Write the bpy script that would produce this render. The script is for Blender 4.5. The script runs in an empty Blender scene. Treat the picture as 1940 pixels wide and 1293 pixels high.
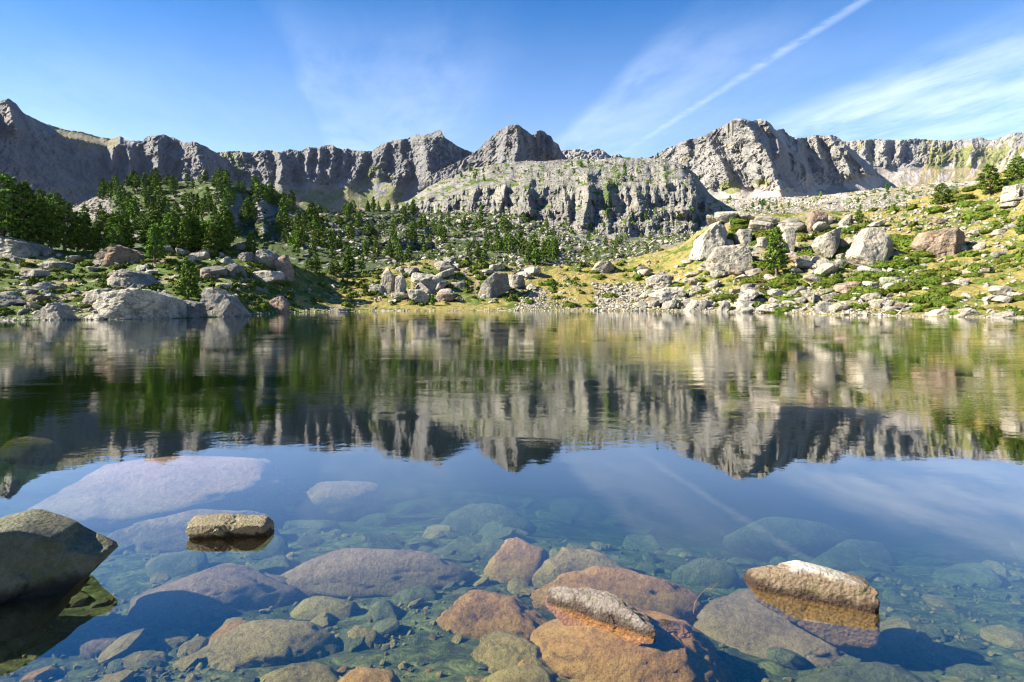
import bpy, bmesh, math, random
import numpy as np
from mathutils import Vector, Matrix

# ------------------------------------------------------------------ camera, sky, sun
scn = bpy.context.scene
COL = scn.collection
F, CX, HY, EYE = 1185.0, 970.0, 565.0, 2.0     # focal length in photo pixels, horizon row, eye height

cam_d = bpy.data.cameras.new('camera')
cam_d.lens = 36.0 * F / 1940.0
cam_d.sensor_width = 36.0
cam_d.shift_y = -(646.5 - HY) / 1940.0
cam_d.clip_start, cam_d.clip_end = 0.1, 20000
cam = bpy.data.objects.new('camera', cam_d)
cam.location = (0, 0, EYE)
cam.rotation_euler = (math.radians(90), 0, 0)
COL.objects.link(cam)
scn.camera = cam

SUN_EL, SUN_AZ = math.radians(33), math.radians(-97)      # azimuth from the view direction, minus is left
sd = Vector((math.sin(SUN_AZ) * math.cos(SUN_EL), math.cos(SUN_AZ) * math.cos(SUN_EL), math.sin(SUN_EL)))
sun_d = bpy.data.lights.new('sun', 'SUN')
sun_d.energy = 5.0
sun_d.angle = math.radians(0.53)
sun_d.color = (1.0, 0.91, 0.76)
sun = bpy.data.objects.new('sun', sun_d)
sun.rotation_euler = sd.to_track_quat('Z', 'Y').to_euler()
sun.location = (0, 0, 50)
COL.objects.link(sun)

scn.view_settings.view_transform = 'Standard'
scn.view_settings.look = 'None'
scn.view_settings.exposure = 2.05
scn.view_settings.gamma = 1.0
scn.render.engine = 'CYCLES'
scn.cycles.max_bounces = 6
scn.cycles.diffuse_bounces = 1
scn.cycles.glossy_bounces = 2
scn.cycles.transmission_bounces = 2
scn.cycles.transparent_max_bounces = 8
scn.cycles.volume_bounces = 0
scn.cycles.use_denoising = True
scn.cycles.use_adaptive_sampling = True
scn.cycles.adaptive_threshold = 0.01
scn.cycles.filter_width = 1.2


class NT:
    """small node-tree writer"""
    def __init__(s, tree):
        s.t = tree; s.n = tree.nodes; s.l = tree.links
    def node(s, typ, **kw):
        nd = s.n.new(typ)
        for k, v in kw.items():
            setattr(nd, k, v)
        return nd
    def put(s, sock, v):
        if isinstance(v, bpy.types.NodeSocket):
            s.l.new(v, sock)
        elif v is not None:
            if sock.type == 'RGBA' and len(v) == 3:
                v = (*v, 1)
            sock.default_value = v
    def math(s, op, a, b=None, c=None, clamp=False):
        nd = s.node('ShaderNodeMath', operation=op, use_clamp=clamp)
        s.put(nd.inputs[0], a)
        if b is not None: s.put(nd.inputs[1], b)
        if c is not None: s.put(nd.inputs[2], c)
        return nd.outputs[0]
    def mix(s, f, a, b, mode='MIX'):
        nd = s.node('ShaderNodeMix', data_type='RGBA', blend_type=mode)
        s.put(nd.inputs[0], f); s.put(nd.inputs[6], a); s.put(nd.inputs[7], b)
        return nd.outputs[2]
    def vscale(s, v, sc):
        nd = s.node('ShaderNodeVectorMath', operation='MULTIPLY')
        s.put(nd.inputs[0], v); s.put(nd.inputs[1], sc)
        return nd.outputs[0]
    def noise(s, v, scale, detail=4, rough=0.55, dist=0.0):
        nd = s.node('ShaderNodeTexNoise')
        s.put(nd.inputs['Vector'], v); nd.inputs['Scale'].default_value = scale
        nd.inputs['Detail'].default_value = detail; nd.inputs['Roughness'].default_value = rough
        nd.inputs['Distortion'].default_value = dist
        return nd.outputs['Fac']
    def voro(s, v, scale, feature='F1'):
        nd = s.node('ShaderNodeTexVoronoi', feature=feature)
        s.put(nd.inputs['Vector'], v); nd.inputs['Scale'].default_value = scale
        return nd.outputs['Distance']
    def step(s, v, a, b):
        nd = s.node('ShaderNodeMapRange', interpolation_type='SMOOTHSTEP')
        s.put(nd.inputs[0], v); nd.inputs[1].default_value = a; nd.inputs[2].default_value = b
        return nd.outputs[0]
    def ramp(s, v, stops):
        nd = s.node('ShaderNodeValToRGB')
        s.put(nd.inputs[0], v)
        e = nd.color_ramp.elements
        while len(e) < len(stops): e.new(0.5)
        for el, (p, c) in zip(e, stops):
            el.position = p; el.color = (*c, 1) if len(c) == 3 else c
        return nd.outputs[0]
    def base(s, b, c, k):
        s.put(b.inputs['Base Color'], s.mix(1.0, c, (k, k, k), 'MULTIPLY'))
    def bump(s, h, strength, dist, nrm=None):
        nd = s.node('ShaderNodeBump')
        s.put(nd.inputs['Height'], h); nd.inputs['Strength'].default_value = strength
        nd.inputs['Distance'].default_value = dist
        if nrm is not None: s.put(nd.inputs['Normal'], nrm)
        return nd.outputs[0]


world = bpy.data.worlds.new('World')
scn.world = world
world.use_nodes = True
w = NT(world.node_tree)
w.n.clear()
sky = w.node('ShaderNodeTexSky', sky_type='NISHITA')
sky.sun_disc = False
sky.sun_elevation = SUN_EL
sky.sun_rotation = SUN_AZ
sky.altitude = 2200
sky.air_density = 1.0
sky.dust_density = 0.6
sky.ozone_density = 2.0
tc = w.node('ShaderNodeTexCoord')
sp = w.node('ShaderNodeSeparateXYZ'); w.put(sp.inputs[0], tc.outputs['Generated'])
zz = w.math('MAXIMUM', sp.outputs[2], 0.02)
P = w.math('DIVIDE', sp.outputs[0], zz)             # position on a cloud sheet at unit height
Q = w.math('DIVIDE', sp.outputs[1], zz)
U = w.math('ADD', P, w.math('MULTIPLY', Q, 0.19))   # across the wind streaks
cmb = w.node('ShaderNodeCombineXYZ'); w.put(cmb.inputs[0], U); w.put(cmb.inputs[1], Q)
warp = w.noise(cmb.outputs[0], 1.3, 3, 0.5)
Uw = w.math('ADD', U, w.math('MULTIPLY', w.math('SUBTRACT', warp, 0.5), 0.16))
cm2 = w.node('ShaderNodeCombineXYZ')
w.put(cm2.inputs[0], w.math('MULTIPLY', Uw, 1.0)); w.put(cm2.inputs[1], w.math('MULTIPLY', Q, 0.35))
streak = w.noise(cm2.outputs[0], 3.4, 10, 0.72, 0.25)
soft = w.noise(cmb.outputs[0], 0.9, 5, 0.55, 0.4)
# where the thin cloud bands lie across the wind
band = w.ramp(w.math('DIVIDE', w.math('ADD', Uw, 2.0), 6.0), [
    (0.0, (.25,) * 3), (0.20, (.12,) * 3), (0.258, (.10,) * 3), (0.268, (.42,) * 3), (0.30, (.30,) * 3), (0.37, (.40,) * 3), (0.42, (.06,) * 3),
    (0.500, (.04,) * 3), (0.515, (.52,) * 3), (0.56, (.42,) * 3), (0.62, (.16,) * 3), (0.675, (.08,) * 3),
    (0.705, (.60,) * 3), (0.74, (1.0,) * 3), (0.86, (.9,) * 3), (1.0, (.5,) * 3)])
bandv = w.node('ShaderNodeRGBToBW'); w.put(bandv.inputs[0], band)
cov = w.math('MULTIPLY', bandv.outputs[0], w.step(w.math('ADD', w.math('MULTIPLY', streak, 0.55), w.math('MULTIPLY', soft, 0.45)), 0.30, 0.66))
near = w.step(Q, 1.0, 2.8)
cov = w.math('MULTIPLY', cov, w.math('MULTIPLY', w.step(Q, 1.6, 2.9), w.math('ADD', 0.45, w.math('MULTIPLY', near, 0.55))))
# the aeroplane trail: one straight thin cloud
tw = w.noise(cmb.outputs[0], 9.0, 4, 0.7)
tr = w.math('ABSOLUTE', w.math('ADD', w.math('SUBTRACT', U, 1.583), w.math('MULTIPLY', w.math('SUBTRACT', tw, 0.5), 0.05)))
trail = w.math('SUBTRACT', 1.0, w.step(tr, 0.0, 0.045))
trail = w.math('MULTIPLY', trail, w.math('MULTIPLY', w.step(tw, 0.25, 0.62), w.math('MULTIPLY', w.step(Q, 1.75, 2.2), w.math('SUBTRACT', 1.0, w.step(Q, 2.6, 5.2)))))
cov = w.math('ADD', w.math('MULTIPLY', cov, 0.32), w.math('MULTIPLY', trail, 0.14), clamp=True)
veil = w.math('MULTIPLY', w.math('SUBTRACT', 1.0, w.step(sp.outputs[2], 0.08, 0.50)), .27)
cov = w.math('ADD', w.math('MULTIPLY', cov, w.step(sp.outputs[2], 0.0, 0.1)), veil, clamp=True)
skyc = w.node('ShaderNodeHueSaturation'); skyc.inputs['Saturation'].default_value = 1.5
w.put(skyc.inputs['Color'], sky.outputs[0])
skt = w.mix(1.0, skyc.outputs[0], (1.06, .95, 1.03), 'MULTIPLY')
col = w.mix(cov, skt, (8.4, 8.9, 9.6))
bg = w.node('ShaderNodeBackground'); w.put(bg.inputs[0], col); bg.inputs[1].default_value = 0.052
wo = w.node('ShaderNodeOutputWorld'); w.l.new(bg.outputs[0], wo.inputs[0])

# ------------------------------------------------------------------ numpy noise
rng = np.random.default_rng(7)
_perm = np.tile(rng.permutation(256).astype(np.int32), 3)
_g = rng.normal(size=(256, 3)).astype(np.float32)
_g /= np.linalg.norm(_g, axis=1)[:, None]

def pn(x, y, z=0.0, seed=0):
    x = np.asarray(x, np.float32) + seed * 17.31
    y = np.asarray(y, np.float32) + seed * 5.77
    z = np.broadcast_to(np.asarray(z, np.float32) + seed * 3.13, x.shape)
    xi, yi, zi = np.floor(x).astype(np.int32), np.floor(y).astype(np.int32), np.floor(z).astype(np.int32)
    fx, fy, fz = x - xi, y - yi, z - zi
    xi &= 255; yi &= 255; zi &= 255
    u = fx * fx * fx * (fx * (fx * 6 - 15) + 10)
    v = fy * fy * fy * (fy * (fy * 6 - 15) + 10)
    t = fz * fz * fz * (fz * (fz * 6 - 15) + 10)
    def c(dx, dy, dz):
        h = _perm[_perm[_perm[(xi + dx) & 255] + ((yi + dy) & 255)] + ((zi + dz) & 255)]
        g = _g[h]
        return g[..., 0] * (fx - dx) + g[..., 1] * (fy - dy) + g[..., 2] * (fz - dz)
    a = c(0, 0, 0) * (1 - u) + c(1, 0, 0) * u
    b = c(0, 1, 0) * (1 - u) + c(1, 1, 0) * u
    d = c(0, 0, 1) * (1 - u) + c(1, 0, 1) * u
    e = c(0, 1, 1) * (1 - u) + c(1, 1, 1) * u
    return ((a * (1 - v) + b * v) * (1 - t) + (d * (1 - v) + e * v) * t) * 1.5

def fbm(x, y, z=0.0, o=4, seed=0, gain=0.5, ridged=False):
    s = 0; a = 1.0; tot = 0
    for i in range(o):
        k = 2.03 ** i
        n = pn(np.asarray(x) * k, np.asarray(y) * k, np.asarray(z) * k, seed + i * 3)
        if ridged: n = 1 - 2 * np.abs(n)
        s = s + a * n; tot += a; a *= gain
    return s / tot

def quant(v):
    f = np.floor(v); q = v - f
    return f + np.clip((q - .3) / .4, 0, 1) ** 2 * (3 - 2 * np.clip((q - .3) / .4, 0, 1))

def sstep(x, a, b):
    t = np.clip((x - a) / (b - a), 0, 1)
    return t * t * (3 - 2 * t)

def at(px, py, Y):
    return np.stack([(px - CX) / F * Y, Y + 0 * px, EYE + (HY - py) / F * Y], -1)

# ------------------------------------------------------------------ materials
def new_mat(name):
    m = bpy.data.materials.new(name); m.use_nodes = True
    t = NT(m.node_tree); t.n.clear()
    out = t.node('ShaderNodeOutputMaterial')
    b = t.node('ShaderNodeBsdfPrincipled')
    b.inputs['Roughness'].default_value = 0.85
    b.inputs['Specular IOR Level'].default_value = 0.25
    t.l.new(b.outputs[0], out.inputs[0])
    return m, t, b

def granite(name, sc, dark=(.13, .125, .12), mid=(.33, .315, .285), pale=(.52, .49, .43), stain=(.42, .27, .15), stain_amt=.35,
            lichen=(.07, .07, .055), lichen_amt=.75, bump=0.8, rough=.85, moss=None):
    """speckled granite with lichen spots and rusty stains; sc = noise scale per metre"""
    m, t, b = new_mat(name)
    g = t.node('ShaderNodeNewGeometry').outputs['Position']
    oi = t.node('ShaderNodeObjectInfo').outputs['Random']
    n1 = t.noise(g, sc, 6, .62)
    n2 = t.noise(g, sc * 6, 5, .7)
    c = t.ramp(t.math('ADD', t.math('MULTIPLY', n1, .6), t.math('MULTIPLY', n2, .4)), [(.36, dark), (.46, mid), (.58, pale)])
    c = t.mix(t.math('MULTIPLY', t.step(t.noise(g, sc * .7, 4, .6, .6), .52, .72), stain_amt), c, stain)
    ln = t.noise(g, sc * 2.3, 8, .7)
    c = t.mix(t.math('MULTIPLY', t.step(ln, .54, .66), lichen_amt), c, lichen)
    if moss:
        nz = t.node('ShaderNodeSeparateXYZ'); t.l.new(t.node('ShaderNodeNewGeometry').outputs['Normal'], nz.inputs[0])
        k = t.math('MULTIPLY', t.step(nz.outputs[2], .6, .95), t.step(t.noise(g, sc * 1.2, 4, .6), .5, .6))
        c = t.mix(t.math('MULTIPLY', k, moss[1]), c, moss[0])
    val = t.math('ADD', .82, t.math('MULTIPLY', oi, .36))
    hs = t.node('ShaderNodeHueSaturation'); t.put(hs.inputs['Value'], val); t.put(hs.inputs['Color'], c)
    t.base(b, hs.outputs[0], .74)
    b.inputs['Roughness'].default_value = rough
    h = t.math('ADD', t.math('MULTIPLY', t.noise(g, sc * 3, 8, .68), 1.0), t.math('MULTIPLY', t.voro(g, sc * 2.2), .25))
    t.put(b.inputs['Normal'], t.bump(h, bump, .5 / sc))
    return m

def terrain(name, sc, rock_d=(.12, .115, .108), rock_m=(.24, .228, .21), rock_p=(.37, .348, .305),
            green=(.06, .115, .012), green2=(.13, .175, .022), yellow=(.37, .27, .085), yellow2=(.23, .225, .055), scree=(.50, .46, .40), bump=.6,
            aniso=(1, 1, 1), alb=.74):
    """rock, grass and scree mixed by the mesh attribute 'mask' (R green, G yellow grass, B scree)"""
    m, t, b = new_mat(name)
    g = t.vscale(t.node('ShaderNodeNewGeometry').outputs['Position'], aniso)
    at_ = t.node('ShaderNodeAttribute', attribute_name='mask')
    sp_ = t.node('ShaderNodeSeparateColor'); t.put(sp_.inputs[0], at_.outputs['Color'])
    n1 = t.noise(g, sc, 6, .62); n2 = t.noise(g, sc * 5, 6, .7); n3 = t.noise(g, sc * 2.1, 5, .65)
    rock = t.ramp(t.math('ADD', t.math('MULTIPLY', n1, .55), t.math('MULTIPLY', n2, .45)), [(.32, rock_d), (.47, rock_m), (.63, rock_p)])
    gr = t.mix(t.step(n3, .4, .62), green, green2)
    gr = t.mix(t.math('MULTIPLY', t.step(n2, .5, .68), .6), gr, (.035, .06, .012))
    ye = t.mix(t.step(n3, .4, .62), yellow, yellow2)
    ye = t.mix(t.math('MULTIPLY', t.step(n2, .52, .7), .5), ye, (.12, .14, .035))
    sc_ = t.mix(t.step(n2, .35, .6), tuple(v * .72 for v in scree), scree)
    def edge(v, k=.35):   # ragged border
        return t.step(t.math('ADD', v, t.math('MULTIPLY', t.math('SUBTRACT', n2, .5), k * 3)), .42, .58)
    c = t.mix(edge(sp_.outputs[2]), rock, sc_)
    c = t.mix(edge(sp_.outputs[1]), c, ye)
    c = t.mix(edge(sp_.outputs[0]), c, gr)
    t.base(b, c, alb)
    h = t.math('ADD', t.noise(g, sc * 2.5, 8, .7), t.math('MULTIPLY', t.voro(g, sc * 1.7), .3))
    hf = t.math('MULTIPLY', t.noise(g, sc * 14, 6, .75), .25)
    t.put(b.inputs['Normal'], t.bump(t.math('ADD', h, hf), bump, .6 / sc))
    b.inputs['Roughness'].default_value = .92
    return m

def leafy(name, a, b_, sc, c3=None):
    m, t, b = new_mat(name)
    g = t.node('ShaderNodeNewGeometry').outputs['Position']
    oi = t.node('ShaderNodeObjectInfo').outputs['Random']
    n = t.noise(g, sc, 4, .6)
    c = t.mix(t.step(n, .35, .65), a, b_)
    if c3: c = t.mix(t.step(t.noise(g, sc * .45, 3, .6), .55, .68), c, c3)
    hs = t.node('ShaderNodeHueSaturation'); t.put(hs.inputs['Value'], t.math('ADD', .75, t.math('MULTIPLY', oi, .5)))
    t.put(hs.inputs['Hue'], t.math('ADD', .488, t.math('MULTIPLY', oi, .024))); t.put(hs.inputs['Color'], c)
    t.put(b.inputs['Base Color'], hs.outputs[0])
    b.inputs['Roughness'].default_value = .9; b.inputs['Specular IOR Level'].default_value = .04
    return m

M = {}
M['far'] = terrain('mountain_rock', .012, alb=.86, rock_d=(.085, .09, .10), rock_m=(.185, .185, .185), rock_p=(.31, .30, .285),
                   green=(.13, .16, .055), green2=(.20, .21, .08), yellow=(.30, .24, .12), yellow2=(.24, .22, .10), scree=(.33, .295, .26), bump=.8, aniso=(1, 1, .55))
M['farpale'] = terrain('pale_mountain_rock', .014, alb=1.0, rock_d=(.11, .113, .115), rock_m=(.235, .23, .215), rock_p=(.37, .355, .32),
                       green=(.17, .19, .06), green2=(.25, .25, .10), yellow=(.33, .27, .14), yellow2=(.27, .25, .12), scree=(.46, .41, .36), bump=.8, aniso=(1, 1, .55))
M['cliff'] = terrain('cliff_rock', .07, alb=.85, rock_d=(.095, .094, .09), rock_m=(.215, .21, .19), rock_p=(.37, .35, .30), bump=.8, aniso=(1, 1, .5))
M['mid'] = terrain('rubble_ground', .16, green=(.05, .085, .016), green2=(.10, .13, .025), bump=.8)
M['near'] = terrain('meadow_ground', .55, bump=.7)
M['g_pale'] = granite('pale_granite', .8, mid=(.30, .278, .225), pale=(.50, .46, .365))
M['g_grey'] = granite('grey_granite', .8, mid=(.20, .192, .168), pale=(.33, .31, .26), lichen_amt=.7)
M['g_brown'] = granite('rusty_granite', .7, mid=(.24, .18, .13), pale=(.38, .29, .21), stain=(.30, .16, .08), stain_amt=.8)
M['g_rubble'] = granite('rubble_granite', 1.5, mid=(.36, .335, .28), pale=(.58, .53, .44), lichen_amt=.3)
M['bark'] = granite('pine_bark', 4, dark=(.05, .04, .03), mid=(.10, .08, .06), pale=(.20, .17, .14), stain_amt=.1, lichen_amt=.1)
M['needle'] = leafy('pine_needles', (.040, .080, .010), (.105, .160, .022), 2.2)
M['shrub'] = leafy('shrub_leaves', (.030, .056, .008), (.085, .112, .016), 1.6, (.12, .10, .03))
M['grass'] = leafy('grass_blades', (.10, .13, .025), (.30, .24, .07), .5)

# ------------------------------------------------------------------ mesh helpers
def tag(o, label=None, cat=None, group=None, kind=None):
    if label: o['label'] = label
    if cat: o['category'] = cat
    if group: o['group'] = group
    if kind: o['kind'] = kind
    return o

def mesh_np(name, V, Fc, mat, smooth=False, attrs=None, mats=None, midx=None):
    """V (n,3), Fc (m,3) or (m,4) -> mesh datablock"""
    V = np.ascontiguousarray(V, np.float32); Fc = np.ascontiguousarray(Fc, np.int32)
    me = bpy.data.meshes.new(name)
    k = Fc.shape[1]
    me.vertices.add(len(V)); me.vertices.foreach_set('co', V.ravel())
    me.loops.add(Fc.size); me.loops.foreach_set('vertex_index', Fc.ravel())
    me.polygons.add(len(Fc)); me.polygons.foreach_set('loop_start', np.arange(0, Fc.size, k, dtype=np.int32))
    me.polygons.foreach_set('loop_total', np.full(len(Fc), k, np.int32))
    for mm in (mats or [mat]): me.materials.append(mm)
    if midx is not None: me.polygons.foreach_set('material_index', np.ascontiguousarray(midx, np.int32))
    me.update(calc_edges=True)
    me.polygons.foreach_set('use_smooth', np.full(len(Fc), smooth, bool))
    if attrs:
        for an, arr in attrs.items():
            a = me.color_attributes.new(an, 'FLOAT_COLOR', 'POINT')
            a.data.foreach_set('color', np.ascontiguousarray(arr, np.float32).ravel())
    return me

def link(name, me, parent=None):
    o = bpy.data.objects.new(name, me)
    COL.objects.link(o)
    if parent: o.parent = parent
    return o

def grid_faces(nr, nc):
    i = np.arange(nr - 1)[:, None] * nc + np.arange(nc - 1)[None, :]
    return np.stack([i, i + 1, i + nc + 1, i + nc], -1).reshape(-1, 4)

class Sheet:
    """A piece of ground as a parametric surface: columns follow bearing, rows climb from its foot to its crest."""
    def __init__(s, name, px0, px1, dpx, dpy, foot, crest, depth, mat, mask, back=((40, -25), (120, -90)), under=(), wobble=None, seed=0, kind='structure', smooth=True, jag=0):
        px = np.arange(px0, px1 + dpx, dpx).astype(np.float32)
        fy = np.interp(px, *zip(*foot)); cy = np.interp(px, *zip(*crest))
        if jag:
            cy = cy + jag * fbm(px / 9., px * 0, seed=seed + 90, o=3) * 1.6
        nr = max(8, int(np.max(fy - cy) / dpy))
        t = np.linspace(0, 1, nr).astype(np.float32)[:, None]
        PX = np.broadcast_to(px[None], (nr, len(px))).copy()
        PY = fy[None] + (cy - fy)[None] * t
        s.px, s.fy, s.cy, s.nr = px, fy, cy, nr
        Y = depth(PX, PY, np.broadcast_to(t, PX.shape))
        P3 = at(PX, PY, Y)
        if wobble is not None: P3 = wobble(P3, PX, PY, np.broadcast_to(t, PX.shape))
        s.P = P3; s.PX = PX; s.PY = PY
        mk = mask(P3, PX, PY, np.broadcast_to(t, PX.shape))
        rows, mrows = [P3], [mk]
        last = P3[-1]
        for dy, dz in back:
            e = last.copy(); k = 1 + dy / np.maximum(last[:, 1], 1)
            e[:, 0] *= k; e[:, 1] += dy; e[:, 2] += dz
            rows.append(e[None]); mrows.append(mk[-1:])
        pre, mpre = [], []
        first = P3[0]
        for dy, dz in under:
            e = first.copy(); k = 1 + dy / np.maximum(first[:, 1], 1)
            e[:, 0] *= k; e[:, 1] += dy; e[:, 2] += dz
            pre.insert(0, e[None]); mpre.insert(0, mk[:1])
        A = np.concatenate(pre + rows, 0); MK = np.concatenate(mpre + mrows, 0)
        s.obj = link(name, mesh_np(name, A.reshape(-1, 3), grid_faces(*A.shape[:2]), mat, smooth and name != 'mountain', {'mask': MK.reshape(-1, 4)}))
        s.obj['kind'] = kind
    def look(s, px, py):
        px = np.atleast_1d(np.asarray(px, float)); py = np.atleast_1d(np.asarray(py, float))
        ci = np.clip(np.rint((px - s.px[0]) / (s.px[1] - s.px[0])).astype(int), 0, len(s.px) - 1)
        t = (s.fy[ci] - py) / np.maximum(s.fy[ci] - s.cy[ci], 1e-3)
        ri = np.clip(np.rint(t * (s.nr - 1)).astype(int), 0, s.nr - 1)
        return s.P[ri, ci]

def spurs(PX, PY, lst, seed=0, warp=6):
    """buttresses: each a polyline down the face; wl/wr = width of its left and right flank in bearing units"""
    D = np.zeros_like(PX)
    wx = warp * fbm(PX / 30, PY / 30, seed=seed + 40, o=4)
    for pts, wl, wr, amp in lst:
        xs = [p[0] for p in pts]; ys = [p[1] for p in pts]
        o = np.argsort(ys); ys = np.array(ys, float)[o]; xs = np.array(xs, float)[o]
        sx = np.interp(PY, ys, xs)
        fade = np.clip(1 - (PY - ys[-1]) / 18., 0, 1) * np.clip(1 - (ys[0] - PY) / 14., 0, 1)
        dx = PX + wx - sx
        c = np.where(dx < 0, np.clip(1 + dx / wl, 0, 1), np.clip(1 - dx / wr, 0, 1))
        D -= amp * c * fade
    return D

def mask_of(green, yellow, scree):
    z = np.zeros_like(green)
    return np.stack([np.clip(green, 0, 1), np.clip(yellow, 0, 1) + z, np.clip(scree, 0, 1) + z, z + 1], -1)

def settle(Y, PY, s_wall, s_talus=None, line=None):
    """no overhangs: walking down from the crest the ground always comes forward, faster where talus lies"""
    Y = Y.copy()
    for i in range(Y.shape[0] - 2, -1, -1):
        d = PY[i] - PY[i + 1]
        k = s_wall if line is None else s_wall + (s_talus - s_wall) * sstep(PY[i] - line[i], -3, 5)
        Y[i] = np.minimum(Y[i], Y[i + 1] - k * d)
        if line is not None:
            w_ = sstep(PY[i] - line[i], -3, 5) * .8
            e = np.pad(Y[i], 4, mode='edge'); bl = np.convolve(e, np.ones(9) / 9, 'valid')
            Y[i] = Y[i] * (1 - w_) + bl * w_
    return Y

def blob(PX, PY, x, y, rx, ry, soft=.35, seed=0):
    d = np.sqrt(((PX - x) / rx) ** 2 + ((PY - y) / ry) ** 2) + .35 * fbm(PX / 14, PY / 10, seed=seed, o=3)
    return 1 - sstep(d, 1 - soft, 1 + soft)

# ------------------------------------------------------------------ mountains
def crags(PX, PY, seed, lean=0.0, a1=26, a2=10, a3=4, wx=26., wy=55.):
    W = 12 * fbm(PX / 34, PY / 26, seed=seed + 1, o=4)
    W2 = 9 * fbm(PX / 24, PY / 20, seed=seed + 20, o=4)
    X = PX + lean * PY + W; Z = PY + W2
    r1 = fbm(X / wx, Z / wy, seed=seed + 2, o=4, gain=.58, ridged=True)
    r2 = fbm((PX + .8 * PY + W) / (wx * .5), (PY - .4 * PX + W2) / (wy * .42), seed=seed + 5, o=4, gain=.6, ridged=True)   # slanting joints
    r3 = fbm((PX - .6 * PY + W2) / 8., Z / 11., seed=seed + 8, o=4, gain=.62)
    r4 = fbm(X / 4.5, Z / 5., seed=seed + 14, o=3, gain=.62)
    st = quant(fbm(X / 30, Z / 16., seed=seed + 17, o=4) * 5) / 5
    return -(a1 * .8 * r1 + a2 * 1.5 * r2 + a3 * 3.2 * r3 + a3 * 2.2 * r4) + a2 * 2.2 * st

def m_far_left(PX, PY, t):
    Y = np.interp(PX, [-700, -200, 200, 300, 335, 388, 470, 640], [760, 760, 1300, 1400, 1425, 1400, 1650, 2000]) + 210 * t
    rocky = sstep(PX, 205, 300)
    Y = Y + crags(PX, PY, 11, lean=.15, a1=22, a2=8, a3=2.5) * (.6 + .7 * rocky)
    Y += spurs(PX, PY, [([(10, 190), (22, 220), (30, 245)], 26, 30, 60), ([(225, 262), (215, 285), (208, 310)], 14, 22, 40),
                        ([(238, 275), (246, 300), (242, 330)], 13, 20, 45), ([(300, 262), (300, 300), (296, 335)], 24, 18, 60),
                        ([(372, 270), (376, 300), (392, 340), (400, 370)], 50, 30, 60), ([(345, 300), (352, 330), (350, 350)], 16, 14, 30), ([(418, 300), (425, 330)], 14, 14, 20), ([(330, 300), (320, 335)], 16, 12, 30)], 12)
    cr = np.interp(PX[0], *zip(*CREST_L))[None]
    Y = Y + 110 * (1 - sstep(PY - cr, 0, 16)) * sstep(PX, 55, 90) * (1 - sstep(PX, 225, 262))
    return Y
def k_far_left(P3, PX, PY, t):
    cr = np.interp(PX[0], *zip(*CREST_L))[None]
    n = fbm(PX / 22, PY / 14, seed=60, o=3)
    top = sstep(PX, 60, 110) * (1 - sstep(PX, 215, 250)) * (1 - sstep(PY - cr, 14, 42))
    sc = sstep(PY - 1.05 * (PX * .35) + 25 * n, 300, 330) * (1 - sstep(PX, 190, 230))
    return mask_of(.35 * top * (n > .1), top * .55 + .3 * (n > .25), sc)
CREST_L = [(-700, 150), (-300, 120), (-120, 170), (-40, 200), (0, 192), (16, 187), (31, 197), (45, 215), (87, 235), (124, 246), (153, 250), (193, 261), (218, 263), (227, 257), (240, 266),
           (269, 268), (278, 259), (309, 255), (327, 261), (349, 270), (358, 270), (367, 268), (378, 273), (389, 277), (407, 288), (436, 308), (469, 337), (500, 358), (560, 400), (700, 470)]
Sheet('mountain', -500, 640, 1.7, 1.7, [(-700, 480), (700, 480)], CREST_L, m_far_left, M['far'], k_far_left, jag=1.5, seed=1, back=((150, -60), (600, -500)))

CREST_M = [(300, 300), (380, 292), (411, 289), (451, 286), (470, 290), (491, 286), (513, 284), (531, 289), (549, 283), (560, 284), (567, 287), (580, 280), (589, 279), (600, 280), (622, 274), (632, 276), (640, 281), (650, 283), (660, 282),
           (668, 285), (705, 287), (714, 280), (727, 270), (735, 270), (749, 265), (771, 263), (779, 259), (793, 254), (800, 257), (807, 255), (820, 252), (826, 248), (833, 246), (838, 251), (843, 261), (862, 274), (880, 284), (898, 289), (915, 300), (960, 330), (1000, 350)]
def m_mid(PX, PY, t):
    Y = 1650 + 240 * t + 60 * np.sin(PX / 90.)
    wall = sstep(t, .48, .6)
    Y += crags(PX, PY, 21, lean=-.25, a1=24, a2=14, a3=4.5, wx=22, wy=60) * (.22 + .9 * wall)
    L = [([(497, 287), (505, 320), (512, 350)], 20, 14, 40), ([(529, 290), (534, 315), (530, 345)], 12, 40, 95), ([(563, 286), (565, 310), (572, 345)], 8, 12, 30), ([(585, 282), (580, 310), (583, 340)], 12, 18, 65),
         ([(606, 282), (604, 310), (600, 345)], 11, 18, 60), ([(632, 280), (628, 310), (624, 335)], 14, 16, 60), ([(655, 288), (650, 315), (640, 345)], 10, 12, 40), ([(690, 292), (678, 320), (660, 350)], 26, 16, 55),
         ([(708, 300), (700, 330)], 14, 14, 40), ([(733, 274), (724, 300), (716, 330)], 22, 20, 60), ([(760, 268), (757, 300), (768, 330)], 20, 16, 55), ([(784, 262), (778, 290), (772, 310)], 12, 12, 35),
         ([(803, 262), (806, 290), (812, 330), (816, 345)], 26, 72, 175), ([(870, 300), (868, 325), (862, 345)], 9, 12, 38), ([(884, 318), (884, 345)], 12, 14, 42), ([(752, 335), (748, 360), (742, 380)], 26, 18, 45), ([(690, 370), (680, 395)], 14, 14, 30)]
    return settle(Y + spurs(PX, PY, L, 22, warp=5), PY, -7.0, 1.5, 347 - 12 * sstep(PX, 640, 700) + 40 * sstep(PX, 720, 780) + 5 * fbm(PX / 20, PY / 20, seed=26, o=2))
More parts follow.
